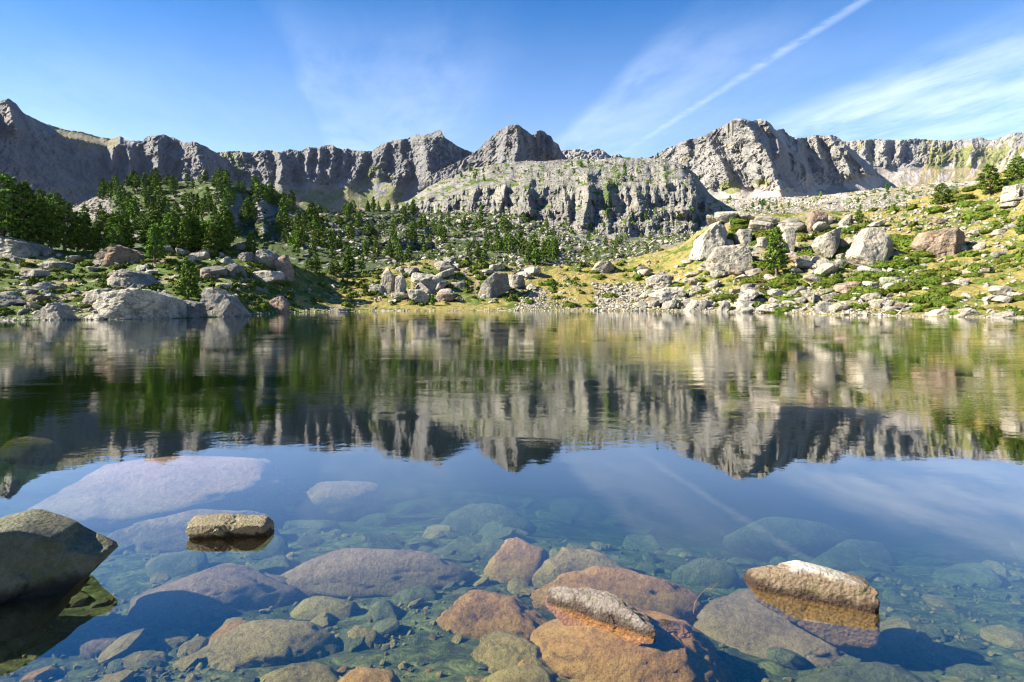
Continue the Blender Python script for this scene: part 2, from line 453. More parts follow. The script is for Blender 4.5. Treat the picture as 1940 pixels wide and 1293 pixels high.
def k_mid(P3, PX, PY, t):
    n = fbm(PX / 26, PY / 12, seed=61, o=4)
    cr = np.interp(PX[0], *zip(*CREST_M))[None]
    low = sstep(PY - cr + 22 * n - 18 * (PX > 700), 62, 80) * (1 - .7 * sstep(PX, 740, 800))
    top = 1 - sstep(PY - cr + 10 * n, 3, 12)
    strip = blob(PX, PY, 715, 335, 28, 22, seed=5) + blob(PX, PY, 690, 365, 45, 22, seed=6) + blob(PX, PY, 440, 310, 40, 22, seed=7)
    sc = sstep(fbm((PX + PY * .8) / 16, PY / 40, seed=62, o=3), .12, .3) * low
    return mask_of((low * .75 + strip) * sstep(n, -.22, .1) * (1 - sc), top * .45 + .6 * low, sc + low * .35)
Sheet('mountain', 300, 1000, 1.5, 1.2, [(300, 450), (1000, 450)], CREST_M, m_mid, M['far'], k_mid, jag=1.5, seed=2, back=((150, -60), (600, -500)))

CREST_P = [(820, 330), (880, 300), (898, 290), (908, 282), (916, 272), (925, 264), (933, 258), (940, 250), (948, 247), (956, 241), (966, 238), (976, 235), (984, 238), (989, 242), (999, 249), (1008, 256), (1013, 255), (1017, 249), (1024, 247), (1032, 250),
           (1037, 256), (1044, 258), (1049, 268), (1058, 274), (1062, 284), (1069, 295), (1080, 305), (1130, 330)]
def m_peak(PX, PY, t):
    Y = 1500 + 130 * t
    Y += crags(PX, PY, 31, lean=-.1, a1=24, a2=10, a3=3.5, wx=16, wy=60)
    L = [([(977, 237), (981, 260), (979, 285), (975, 310)], 62, 55, 190), ([(962, 244), (958, 275), (950, 305)], 10, 12, 30), ([(1024, 248), (1036, 262), (1040, 290)], 24, 30, 55), ([(1046, 262), (1048, 290)], 12, 16, 40), ([(1030, 285), (1028, 305)], 10, 12, 30),
         ([(930, 264), (925, 290)], 14, 12, 26)]
    return settle(Y + spurs(PX, PY, L, 32, warp=3), PY, -7)
def k_zero(P3, PX, PY, t):
    n = fbm(PX / 20, PY / 12, seed=63, o=3)
    return mask_of(.0 * n, .62 * (n > .3), 0)
Sheet('mountain', 820, 1130, 1.3, 1.1, [(820, 400), (1130, 400)], CREST_P, m_peak, M['far'], k_zero, jag=1.0, seed=3, back=((100, -60), (500, -500)))

CREST_S = [(1000, 310), (1050, 290), (1066, 285), (1085, 284), (1092, 283), (1104, 284), (1112, 288), (1118, 286), (1125, 284), (1133, 282), (1142, 284), (1150, 291), (1158, 296), (1166, 293), (1174, 292), (1180, 298), (1200, 300), (1260, 310), (1300, 340)]
Sheet('mountain', 1000, 1300, 1.5, 1.2, [(1000, 380), (1300, 380)], CREST_S, lambda a, b, t: 2100 + 200 * t + crags(a, b, 41, a1=26, a2=12, wx=18, wy=30), M['farpale'], k_zero, jag=1.5, seed=4, back=((100, -60), (500, -500)))

CREST_R = [(1120, 340), (1180, 312), (1215, 302), (1243, 294), (1262, 282), (1280, 275), (1290, 269), (1302, 265), (1320, 262), (1338, 255), (1352, 247), (1367, 241), (1380, 233), (1392, 225), (1402, 224), (1411, 225), (1424, 230), (1432, 228), (1440, 226), (1450, 227), (1461, 235),
           (1468, 246), (1474, 246), (1484, 244), (1490, 249), (1495, 257), (1508, 262), (1526, 261), (1538, 257), (1548, 256), (1573, 256), (1582, 257), (1590, 262), (1600, 272), (1625, 292), (1660, 325), (1720, 370)]
def m_right(PX, PY, t):
    Y = 1250 + 190 * t + 40 * np.sin(PX / 60.)
    ln = 360 - 10 * sstep(PX, 1480, 1530) - 16 * sstep(PX, 1590, 1640)
    wall = 1 - sstep(PY - ln, 0, 14) * .8
    Y += crags(PX, PY, 51, lean=-.35, a1=20, a2=8, a3=2.6, wx=30, wy=70) * wall
    L = [([(1300, 266), (1304, 290)], 20, 8, 22), ([(1338, 258), (1347, 275), (1361, 295), (1372, 318), (1380, 340)], 60, 17, 42),
         ([(1405, 228), (1418, 240), (1430, 262), (1449, 282), (1462, 310), (1468, 340), (1480, 362)], 50, 70, 165), ([(1424, 292), (1432, 315), (1436, 340)], 18, 12, 34),
         ([(1450, 230), (1463, 250), (1472, 262), (1478, 290)], 14, 20, 60), ([(1490, 250), (1500, 280), (1508, 310)], 8, 14, 30), ([(1510, 270), (1520, 300), (1528, 330)], 10, 12, 40),
         ([(1545, 260), (1552, 290), (1560, 320)], 20, 10, 30), ([(1575, 262), (1590, 285), (1604, 310), (1612, 330)], 26, 34, 55), ([(1600, 280), (1622, 305), (1640, 326)], 14, 18, 45)]
    return settle(Y + spurs(PX, PY, L, 52, warp=4) * wall, PY, -7, 1.7, ln - 18 * np.exp(-((PX - 1395) / 14.) ** 2) + 4 * fbm(PX / 14, PY / 20, seed=27, o=2))
def k_right(P3, PX, PY, t):
    n = fbm(PX / 22, PY / 12, seed=64, o=3)
    sc = sstep(PY + .22 * (PX - 1400) * (PX < 1480) - .15 * (PX - 1480) * (PX > 1480) + 12 * n, 352, 362) + blob(PX, PY, 1545, 345, 26, 18, seed=8) + blob(PX, PY, 1630, 345, 40, 16, seed=9)
    g = blob(PX, PY, 1385, 355, 22, 12, seed=10) + blob(PX, PY, 1445, 345, 16, 7, seed=11)
    return mask_of(g + .5 * (n > .33) * (1 - t), .55 * (n > .38), sc)
Sheet('mountain', 1120, 1720, 1.4, 1.2, [(1120, 420), (1720, 420)], CREST_R, m_right, M['farpale'], k_right, jag=1.5, seed=5, back=((100, -60), (500, -500)))

CREST_F = [(1480, 300), (1560, 275), (1590, 268), (1600, 269), (1640, 265), (1665, 263), (1680, 265), (1700, 266), (1740, 263), (1760, 266), (1800, 266), (1835, 265), (1852, 261), (1860, 261), (1868, 264), (1880, 266), (1890, 262), (1900, 260), (1912, 254), (1925, 252), (1940, 251), (2000, 225), (2200, 170), (2500, 190), (2700, 240)]
def m_fr(PX, PY, t):
    Y = 1500 + 280 * t - .5 * np.clip(PX - 1850, 0, 800)
    Y += crags(PX, PY, 71, lean=.2, a1=26, a2=9, a3=3, wx=24, wy=60) * (.4 + .6 * (1 - sstep(PX, 1760, 1830))) * sstep(t, .3, .5)
    return settle(Y + spurs(PX, PY, [([(1678, 268), (1676, 290), (1680, 312)], 22, 16, 46), ([(1705, 268), (1702, 300)], 12, 12, 30), ([(1640, 268), (1636, 290), (1650, 320)], 14, 14, 30), ([(1842, 270), (1848, 285)], 16, 12, 28), ([(1838, 292), (1842, 308)], 14, 10, 24)], 72, warp=4), PY, -7, 1.6, 314 + 5 * fbm(PX / 20, PY / 20, seed=28, o=2))
def k_fr(P3, PX, PY, t):
    n = fbm(PX / 20, PY / 14, seed=65, o=3)
    st = fbm((PX + .55 * PY) / 13, PY / 70, seed=66, o=3)
    sc = sstep(PY + 10 * n, 318, 330) + sstep(st, .1, .22) * sstep(PX, 1740, 1780)
    g = sstep(PX, 1735, 1770) * (1 - sstep(st, .05, .15)) * sstep(PY + 8 * n, 274, 288) + .4 * (n > .3)
    return mask_of(g * .8 * (1 - sstep(PY + 8 * n, 318, 326)), .7 * g + .35, sc)
Sheet('mountain', 1480, 2500, 1.8, 1.6, [(1480, 400), (2700, 430)], CREST_F, m_fr, M['farpale'], k_fr, jag=1.5, seed=6, back=((100, -60), (500, -500)))

# ------------------------------------------------------------------ talus plain below the right massif
CREST_E = [(1250, 385), (1340, 378), (1400, 376), (1470, 374), (1530, 373), (1600, 366), (1660, 358), (1720, 354), (1800, 342), (1860, 338), (2000, 320), (2700, 260)]
def d_tal(PX, PY, t):
    Y = 230 + 700 * t ** 1.7
    return Y * (1 + .035 * fbm(PX / 40, PY / 9, seed=80, o=4))
def k_tal(P3, PX, PY, t):
    n = fbm(PX / 26, PY / 6, seed=81, o=4)
    return mask_of(.9 * sstep(n, .0, .25), .55 * sstep(n, -.3, 0), .25 + .6 * sstep(t, .75, .95))
SE = Sheet('talus_ground', 1250, 2500, 1.8, 1.5, [(1250, 480), (1500, 455), (1700, 430), (2700, 430)], CREST_E, d_tal, M['mid'], k_tal, seed=8, jag=1.2)

# ------------------------------------------------------------------ granite cliff in the middle
CREST_D = [(700, 400), (745, 388), (775, 380), (800, 362), (815, 352), (832, 345), (850, 338), (870, 330), (885, 324), (900, 318), (920, 316), (940, 310), (970, 308), (1000, 305), (1030, 306), (1060, 303), (1100, 301), (1130, 303), (1160, 299), (1200, 300), (1240, 300), (1262, 303), (1280, 308),
           (1292, 312), (1308, 322), (1318, 330), (1328, 345), (1338, 358), (1345, 368), (1356, 376), (1372, 386), (1400, 402), (1440, 425), (1480, 440)]
def d_cliff(PX, PY, t):
    wt = np.interp(PX[0], [740, 830, 900, 1000, 1250, 1330, 1400], [.95, .75, .72, .66, .70, .85, .9])[None]   # where the wall meets the plateau
    base = 330 + 40 * np.cos((PX - 1080) / 260.) * -1
    tw = t + .05 * fbm(PX / 35, PY / 35, seed=93, o=3)
    Y = base + np.where(tw < wt, 46 * tw / wt + 5 * quant(tw / wt * 4.0), 66 + (tw - wt) / (1 - wt) * 85)
    Y = Y - 16 * np.clip(1 - tw / .32, 0, 1)
    wall = 1 - .6 * sstep(tw, wt - .03, wt + .06)
    X = PX + 5 * fbm(PX / 30, PY / 22, seed=91, o=3)
    blocks = quant(fbm(X / 17, PY / 60, seed=94, o=2) * 3.2) * 2.4 + quant(fbm(X / 34, PY / 17, seed=95, o=2) * 3) * 1.6
    Y += blocks * wall
    Y += -wall * (5 * fbm(X / 26, PY / 60, seed=92, o=4, ridged=True) + 1.8 * fbm(X / 7, PY / 11, seed=96, o=3) + 1.2 * fbm(X / 3.2, PY / 4, seed=97, o=2))
    L = [([(1002, 348), (1000, 375), (1004, 400)], 40, 14, 20), ([(1070, 372), (1074, 395), (1078, 412)], 16, 7, 11), ([(1112, 330), (1115, 375), (1106, 415)], 26, 26, 26), ([(1150, 350), (1154, 390), (1152, 430)], 22, 10, 14),
         ([(958, 352), (950, 375), (945, 400)], 18, 10, 10), ([(1256, 320), (1262, 342)], 26, 12, 12), ([(1300, 335), (1318, 360), (1304, 398)], 34, 20, 16), ([(1205, 365), (1212, 395)], 14, 10, 8), ([(1140, 318), (1150, 345)], 16, 12, 10), ([(1340, 380), (1352, 405), (1350, 432)], 26, 16, 18),
         ([(905, 350), (895, 380), (890, 400)], 20, 12, 9), ([(860, 345), (850, 375), (848, 395)], 20, 12, 9), ([(1242, 385), (1248, 400)], 20, 10, 7)]
    return settle(Y + .7 * spurs(PX, PY, L, 98, warp=3), PY, -1.0, .45, 418 + 22 * sstep(PX, 900, 1060) + 5 * fbm(PX / 20, PY / 20, seed=29, o=2))
def k_cliff(P3, PX, PY, t):
    dz = np.gradient(P3[..., 2], axis=0); dy = np.gradient(P3[..., 1], axis=0)
    flat = sstep(dy / np.maximum(dz, .02), 1.3, 2.8)
    n = fbm(PX / 16, PY / 7, seed=67, o=4); n2 = fbm(PX / 6, PY / 3, seed=68, o=2)
    gul = blob(PX, PY, 1150, 385, 9, 38, seed=12) * .55 + .5 * blob(PX, PY, 1166, 345, 10, 20, seed=13)
    return mask_of(flat * sstep(n, .02, .25) * .85 + .7 * (n > .40) + gul, .5 * flat * sstep(n2, 0, .2), .2 * (n < -.2))
SD = Sheet('rock_cliff', 700, 1480, 1.3, 1.05, [(700, 455), (1480, 470)], CREST_D, d_cliff, M['cliff'], k_cliff, jag=1.0, seed=9, smooth=False)

# ------------------------------------------------------------------ wooded knoll on the left
CREST_C = [(-700, 330), (-300, 350), (-60, 385), (40, 410), (100, 415), (130, 396), (150, 388), (180, 374), (200, 366), (222, 352), (250, 346), (300, 343), (350, 344), (400, 345), (430, 350), (460, 356), (500, 368), (520, 378), (560, 392), (600, 410), (640, 426), (700, 450), (760, 470)]
def d_knoll(PX, PY, t):
    Y = 128 + 125 * t ** 1.2 + .10 * np.clip(PX - 380, 0, 400) * t
    Y += -3.5 * quant(2.2 * fbm(PX / 45, PY / 18, seed=101, o=3)) - 2.0 * fbm(PX / 16, PY / 10, seed=102, o=4, ridged=True)
    Y += spurs(PX, PY, [([(428, 355), (430, 385), (436, 420)], 60, 34, 26), ([(490, 385), (500, 420), (500, 440)], 20, 20, 12)], 103, warp=5)
    return settle(Y, PY, -.3)
def k_knoll(P3, PX, PY, t):
    n = fbm(PX / 20, PY / 9, seed=69, o=4)
    bare = blob(PX, PY, 165, 392, 45, 26, seed=14) + blob(PX, PY, 470, 392, 60, 24, seed=15)
    return mask_of(sstep(n, -.35, -.05) * (1 - bare), .3 * (n > .2), 0)
SC = Sheet('wooded_hill', -500, 760, 1.8, 1.5, [(-700, 500), (760, 520)], CREST_C, d_knoll, M['mid'], k_knoll, jag=1.0, seed=10)

# ------------------------------------------------------------------ rubble terraces in the middle distance
CREST_B = [(440, 470), (500, 430), (560, 412), (600, 406), (640, 402), (680, 398), (720, 398), (780, 402), (820, 405), (900, 402), (960, 406), (1000, 410), (1060, 424), (1100, 432), (1200, 438), (1300, 440), (1350, 430), (1400, 415), (1480, 405), (1600, 400), (1700, 395), (1760, 390)]
def d_ter(PX, PY, t):
    tw = t + .06 * fbm(PX / 60, PY / 20, seed=111, o=3)
    k = 6.0; s_ = tw * k; fr = s_ - np.floor(s_)
    st = (np.floor(s_) + sstep(fr, .45, 1.0)) / k                      # treads and risers
    Y = 138 + 190 * (.5 + .5 * sstep(PX, 560, 820)) * (.3 * st + .7 * tw) ** 1.25
    X = PX + 6 * fbm(PX / 25, PY / 12, seed=112, o=3)
    Y += -(3.2 * fbm(X / 26, PY / 13, seed=113, o=4, ridged=True) + 1.4 * fbm(X / 8, PY / 5, seed=114, o=3)) * (Y / 160) * (.45 + .55 * sstep(PX, 560, 680))
    L = [([(742, 408), (752, 430), (765, 455)], 60, 60, 20), ([(800, 425), (810, 455)], 22, 16, 9), ([(1035, 452), (1040, 480)], 50, 22, 12), ([(560, 440), (575, 470)], 30, 20, 8)]
    return settle(Y + spurs(PX, PY, L, 115, warp=6), PY, -.3)
def k_ter(P3, PX, PY, t):
    n = fbm(PX / 24, PY / 8, seed=70, o=4); n2 = fbm(PX / 8, PY / 3.5, seed=71, o=3)
    dz = np.gradient(P3[..., 2], axis=0); dy = np.gradient(P3[..., 1], axis=0)
    steep = 1 - sstep(dy / np.maximum(dz, .02), .8, 2.2)
    yel = blob(PX, PY, 1270, 505, 110, 26, seed=16) + blob(PX, PY, 870, 408, 30, 5, seed=17) + blob(PX, PY, 660, 540, 80, 22, seed=18)
    return mask_of((sstep(n, -.4, 0) * .9 + .3 * n2) * (1 - steep), yel + .3 * (n2 > .2), 0)
SB = Sheet('terraced_ground', 440, 1760, 1.7, 1.3, [(440, 545), (1200, 545), (1400, 500), (1760, 480)], CREST_B, d_ter, M['mid'], k_ter, jag=1.2, seed=11, smooth=False)

# ------------------------------------------------------------------ lake shore ground
SHORE = [(-700, 640), (-300, 622), (0, 608), (100, 607), (200, 606), (330, 604), (420, 601), (470, 597), (540, 593), (620, 591), (700, 590), (900, 589), (1300, 590), (1400, 592), (1500, 594), (1600, 597), (1750, 600), (1940, 603), (2200, 615), (2700, 640)]
CREST_A = [(-700, 400), (-300, 430), (0, 462), (80, 472), (150, 476), (200, 474), (260, 470), (330, 468), (430, 468), (480, 470), (520, 478), (556, 500), (590, 514), (640, 520), (700, 512), (760, 500), (800, 494), (880, 494), (960, 500), (1030, 506), (1100, 500), (1180, 492), (1260, 474), (1300, 455),
           (1335, 430), (1380, 414), (1450, 407), (1520, 402), (1600, 400), (1650, 397), (1700, 388), (1740, 375), (1790, 365), (1850, 348), (1900, 325), (1940, 305), (2100, 250), (2700, 150)]
def d_shore(PX, PY, t):
    sh = np.interp(PX[0], *zip(*SHORE)); Y0 = F * EYE / (sh - HY)
    Y1 = np.interp(PX[0], [-700, 0, 300, 450, 560, 640, 760, 1000, 1200, 1330, 1500, 1650, 1750, 1850, 1940, 2700], [90, 98, 100, 102, 108, 122, 128, 132, 140, 138, 132, 128, 126, 122, 118, 100])
    p = np.interp(PX[0], [0, 470, 560, 700, 1000, 1150, 1300, 1940], [1, 1, 1.0, .75, .75, .8, 1, 1])
    return Y0[None] + (Y1 - Y0)[None] * t ** p[None]
def w_shore(P3, PX, PY, t):
    X, Y = P3[..., 0], P3[..., 1]
    k = sstep(t, .0, .12)
    n = .55 * fbm(X / 7, Y / 9, seed=120, o=4) + .20 * fbm(X / 1.8, Y / 2.6, seed=121, o=3) - .35 * np.abs(fbm(X / 4, Y / 5, seed=122, o=2))
    n = n * (1.0 + .6 * sstep(PX, 1250, 1400))
    # the shaded spur below the dark boulders on the left
    P3 = P3.copy(); P3[..., 2] += n * k + .03 * (1 - k) + .5 * np.exp(-((PX - 1090) / 70) ** 2 - ((PY - 540) / 22) ** 2)
    return P3
def k_shore(P3, PX, PY, t):
    X, Y = P3[..., 0], P3[..., 1]
    n = fbm(X / 6, Y / 8, seed=123, o=4); n2 = fbm(X / 1.6, Y / 2.4, seed=124, o=3)
    yel = blob(PX, PY, 1090, 535, 80, 34, seed=19) + blob(PX, PY, 640, 530, 90, 40, seed=20) + sstep(PX, 1620, 1750) * .75 + blob(PX, PY, 1240, 520, 90, 26, seed=21) + blob(PX, PY, 1370, 545, 50, 18, seed=22) + .5 * blob(PX, PY, 800, 580, 260, 12, seed=25) + .62 + .3 * n2 + .3 * n
    g = .45 + .55 * n + .5 * n2 + .45 * (1 - sstep(PX, 450, 620)) * (n > -.2) - .45 * blob(PX, PY, 1090, 540, 70, 26, seed=26)
    rock = .5 * sstep(n2 - .6 * n, .25, .4) * (PX > 1250)
    sc = (1 - sstep(t, .01, .03)) * sstep(n2 + n, .25, .4)
    return mask_of(g * (1 - sc), yel * (1 - rock) * (1 - sc), sc)
SA = Sheet('shore_ground', -500, 2250, 1.75, 2.0, SHORE, CREST_A, d_shore, M['near'], k_shore, under=((-1.2, -.35), (-6, -2.0), (-14, -5)), wobble=w_shore, back=((10, -3.5), (30, -12)), seed=12, jag=.5)

# ------------------------------------------------------------------ lake bed and water
def bed_z(X, Y):
    d = .28 + .085 * np.clip(Y - 3.4, 0, 4.2) + .24 * np.clip(Y - 6.6, 0, 9) + .10 * np.clip(Y - 14, 0, 22)
    right = sstep(X / np.maximum(Y, 1), -.1, .5)
    d = d * (.92 + .25 * right) + .25 * right * sstep(Y, 4, 8)
    d = np.where(Y < 2.4, d - (2.4 - Y) * .25, d)
    left = 1 - sstep(X / np.maximum(Y, 1), -.85, -.45)                       # the shallow shelf on the left
    d = d * (1 - .45 * left * sstep(Y, 7, 12) * (1 - sstep(Y, 18, 34)))
    n = .05 * fbm(X / 1.1, Y / 1.1, seed=130, o=4) + .16 * fbm(X / 3.2, Y / 2.4, seed=131, o=3) * sstep(Y, 5, 12)
    return -d + n
_s = np.linspace(-1.7, 1.7, 360)[None]
_y = np.concatenate([np.linspace(-6, 2.5, 30, endpoint=False), 2.5 * (115 / 2.5) ** np.linspace(0, 1, 310)])[:, None]
BX = _s * (np.maximum(_y, 0) * .95 + 5.0); BY = _y + 0 * _s
BZ = bed_z(BX, BY)
BP = np.stack([BX, BY, BZ], -1)

mb, t, b = new_mat('lake_bed_silt')
g = t.node('ShaderNodeNewGeometry').outputs['Position']
n1 = t.noise(g, 1.1, 6, .6, .5); n2 = t.noise(g, 7, 7, .72, .6); n3 = t.noise(g, 32, 5, .7)
c = t.ramp(t.math('ADD', t.math('MULTIPLY', n1, .35), t.math('MULTIPLY', n2, .65)), [(.38, (.03, .04, .016)), (.47, (.10, .12, .04)), (.54, (.34, .36, .10)), (.62, (.68, .66, .26))])
c = t.mix(t.math('MULTIPLY', t.step(t.voro(g, 16), .12, .38), .35), c, (.06, .07, .03))
c = t.mix(t.math('MULTIPLY', t.step(n3, .45, .65), .3), c, (.30, .27, .14))
t.base(b, c, .42); b.inputs['Roughness'].default_value = .95
t.put(b.inputs['Normal'], t.bump(t.math('ADD', n2, t.math('MULTIPLY', n3, .4)), .7, .08))
lake_bed = link('lake_bed', mesh_np('lake_bed', BP.reshape(-1, 3), grid_faces(*BX.shape), mb, True))
lake_bed['kind'] = 'structure'

mw = bpy.data.materials.new('water'); mw.use_nodes = True
t = NT(mw.node_tree); t.n.clear()
out = t.node('ShaderNodeOutputMaterial')
g = t.node('ShaderNodeNewGeometry').outputs['Position']
sx = t.node('ShaderNodeSeparateXYZ'); t.put(sx.inputs[0], g)
patch = t.step(t.noise(t.vscale(g, (.25, .6, 1)), .5, 3, .6), .4, .65)           # cat's-paws
nearc = t.math('ADD', .10, t.math('MULTIPLY', t.step(sx.outputs[1], 5.0, 14.0), .9))
h = t.math('ADD', t.noise(t.vscale(g, (1, 1.5, 1)), 5.0, 3, .55), t.math('MULTIPLY', t.noise(t.vscale(g, (1, 1.6, 1)), 1.3, 2, .5), 1.6))
h = t.math('MULTIPLY', h, t.math('MULTIPLY', t.math('ADD', .35, patch), nearc))
bn = t.bump(h, 1.0, .0028)
gl = t.node('ShaderNodeBsdfGlossy'); gl.inputs['Roughness'].default_value = 0.0; t.put(gl.inputs['Normal'], bn)
gl.inputs['Color'].default_value = (1, 1, 1, 1)
trn = t.node('ShaderNodeBsdfTransparent')
dt = t.node('ShaderNodeVectorMath', operation='DOT_PRODUCT')      # Schlick reflectance, the same from above and below
t.put(dt.inputs[0], bn); t.put(dt.inputs[1], t.node('ShaderNodeNewGeometry').outputs['Incoming'])
ct = t.math('ABSOLUTE', dt.outputs['Value'], clamp=True)
frv = t.math('ADD', .04, t.math('MULTIPLY', .96, t.math('POWER', t.math('SUBTRACT', 1.0, ct), 3.1)), clamp=True)
mx = t.node('ShaderNodeMixShader'); t.put(mx.inputs[0], frv); t.l.new(trn.outputs[0], mx.inputs[1]); t.l.new(gl.outputs[0], mx.inputs[2])
t.l.new(mx.outputs[0], out.inputs['Surface'])
va = t.node('ShaderNodeVolumeAbsorption'); va.inputs['Color'].default_value = (.60, .76, .62, 1); va.inputs['Density'].default_value = 1.0
vs = t.node('ShaderNodeVolumeScatter'); vs.inputs['Color'].default_value = (.30, .62, .22, 1); vs.inputs['Density'].default_value = .006
ad = t.node('ShaderNodeAddShader'); t.l.new(va.outputs[0], ad.inputs[0]); t.l.new(vs.outputs[0], ad.inputs[1])
t.l.new(ad.outputs[0], out.inputs['Volume'])
bm = bmesh.new()
vv = [bm.verts.new(p) for p in [(-260, -30, 0), (260, -30, 0), (260, 108, 0), (-260, 108, 0), (-260, -30, -9), (260, -30, -9), (260, 108, -9), (-260, 108, -9)]]
for f in [(0, 1, 2, 3), (7, 6, 5, 4), (0, 4, 5, 1), (1, 5, 6, 2), (2, 6, 7, 3), (3, 7, 4, 0)]: bm.faces.new([vv[i] for i in f])
me = bpy.data.meshes.new('lake_water'); bm.to_mesh(me); bm.free(); me.materials.append(mw)
link('lake_water', me)['kind'] = 'structure'

# ------------------------------------------------------------------ rocks
def ico(sub):
    bm = bmesh.new(); bmesh.ops.create_icosphere(bm, subdivisions=sub, radius=1)
    V = np.array([v.co[:] for v in bm.verts]); Fc = np.array([[v.index for v in f.verts] for f in bm.faces]); bm.free()
    return V / np.linalg.norm(V, axis=1)[:, None], Fc
ICO = {k: ico(k) for k in (2, 3, 4, 5, 6)}

def planes_shape(dirs, N, H, sharp=26):
    """distance along each direction to the body cut by planes n.x = h, edges slightly worn"""
    q = dirs @ N.T / H[None]
    q = np.maximum(q, 1e-3)
    return 1 / (np.sum(q ** sharp, 1) ** (1 / sharp))

def rough(V, amp, sc, seed, o=5):
    n = fbm(V[:, 0] / sc, V[:, 1] / sc, V[:, 2] / sc, o=o, seed=seed, gain=.55)
    r = np.linalg.norm(V, axis=1)[:, None]
    return V * (1 + amp * n[:, None] * .9 / np.maximum(r, .3) * r.mean())

def chop_rock(seed, sub=3, n=9, flat=1.0, amp=.08, sharp=60):
    r_ = np.random.default_rng(seed)
    V, Fc = ICO[sub]
    N = r_.normal(size=(n, 3)); N /= np.linalg.norm(N, axis=1)[:, None]
    N = np.concatenate([N, [[0, 0, 1], [0, 0, -1]]]); H = np.concatenate([r_.uniform(.55, .95, n), [r_.uniform(.45, .8), .5]])
    P_ = V * np.minimum(planes_shape(V, N, H, sharp), 1.1)[:, None]
    P_ = rough(P_, amp, .5, seed); P_ = rough(P_, amp * .6, .16, seed + 3, 3)
    P_[:, 2] *= flat
    return P_, Fc

def outline_rock(name, pts, Y, mat, label, cat='boulder', thick=.8, sub=5, seed=0, facets=7, amp=.06, group=None, sink=.12, sharp=70, nsc=.28, extra=(), slant=0., dent=None):
    """boulder whose seen outline is the convex polygon pts (bearing, height) at distance Y, with its own depth and facets"""
    r_ = np.random.default_rng(seed + 500)
    pts = np.array(pts, float)
    c2 = (pts.max(0) + pts.min(0)) / 2
    Wp = at(pts[:, 0], pts[:, 1], Y + slant * (pts[:, 0] - c2[0])); C = at(np.array([c2[0]]), np.array([c2[1]]), np.array([Y]))[0]
    q = Wp[:, [0, 2]] - C[[0, 2]]
    low = q[:, 1].min(); q[:, 1] = np.where(q[:, 1] < low * .55, q[:, 1] + low * sink * 2, q[:, 1])
    ang = np.arctan2(q[:, 1], q[:, 0]); q = q[np.argsort(ang)]
    w = np.ptp(q[:, 0]) / 2; hgt = np.ptp(q[:, 1]) / 2; dep = thick * w
    N, H = [], []
    for i in range(len(q)):
        a, b_ = q[i], q[(i + 1) % len(q)]
        e = b_ - a; nn = np.array([e[1], -e[0]]); L_ = np.linalg.norm(nn)
        if L_ < 1e-4: continue
        nn /= L_; h_ = nn @ a
        if h_ < .02 * w: continue
        tilt = r_.uniform(-.12, .12)
        N.append([nn[0], tilt, nn[1]]); H.append(h_)
    N.append([0, -1, .15]); H.append(dep * .95); N.append([0, 1, .1]); H.append(dep)
    for _ in range(facets):
        a = r_.uniform(-1.3, 1.3); e = r_.uniform(-.15, 1.1)
        nn = np.array([math.sin(a) * math.cos(e), -math.cos(a) * math.cos(e), math.sin(e)])
        sup = abs(nn[0]) * w + abs(nn[1]) * dep + abs(nn[2]) * hgt
        N.append(nn); H.append(sup * r_.uniform(.56, .82))
    for (nx, ny, nz, fr_) in extra:
        nn = np.array([nx, ny, nz], float); nn /= np.linalg.norm(nn)
        N.append(nn); H.append((abs(nn[0]) * w + abs(nn[1]) * dep + abs(nn[2]) * hgt) * fr_)
    N = np.array(N); N /= np.linalg.norm(N, axis=1)[:, None]; H = np.array(H)
    D_, Fc = ICO[sub]
    D_ = D_ * [w, dep, hgt]; D_ = D_ / np.linalg.norm(D_, axis=1)[:, None]
    P_ = D_ * planes_shape(D_, N, H, sharp)[:, None]
    sc = w
    n = fbm(P_[:, 0] / (nsc * sc), P_[:, 1] / (nsc * sc), P_[:, 2] / (nsc * sc), o=6, seed=seed, gain=.6)
    cr = np.abs(fbm(P_[:, 0] / (1.1 * sc), P_[:, 1] / (1.1 * sc), P_[:, 2] / (.8 * sc), o=3, seed=seed + 7))
    st = np.round(fbm(P_[:, 0] / (.7 * sc), P_[:, 1] / (.7 * sc), P_[:, 2] / (.5 * sc), o=3, seed=seed + 9) * 5) / 5
    P_ = P_ + D_ * (amp * sc * n * .7 + .10 * sc * st * (amp > .07) - .06 * sc * np.exp(-(cr / .035) ** 2))[:, None]
    if dent:
        c3 = at(np.array([dent[0]]), np.array([dent[1]]), np.array([Y]))[0] - C; rr = dent[2] / F * Y
        q2 = ((P_[:, 0] - c3[0]) / rr) ** 2 + ((P_[:, 2] - c3[2]) / (rr * 1.5)) ** 2
        P_[:, 1] += np.where(P_[:, 1] < 0, dent[3] * np.clip(1.2 - q2, 0, 1) ** .5, 0)
    P_[:, 1] += slant * P_[:, 0] * F / Y
    o = link(name, mesh_np(name, P_, Fc, M[mat], sub >= 6))
    o.location = C
    return tag(o, label, cat, group)

def ground_Y(sheet, px, py):
    return float(sheet.look(px, py)[0][1])

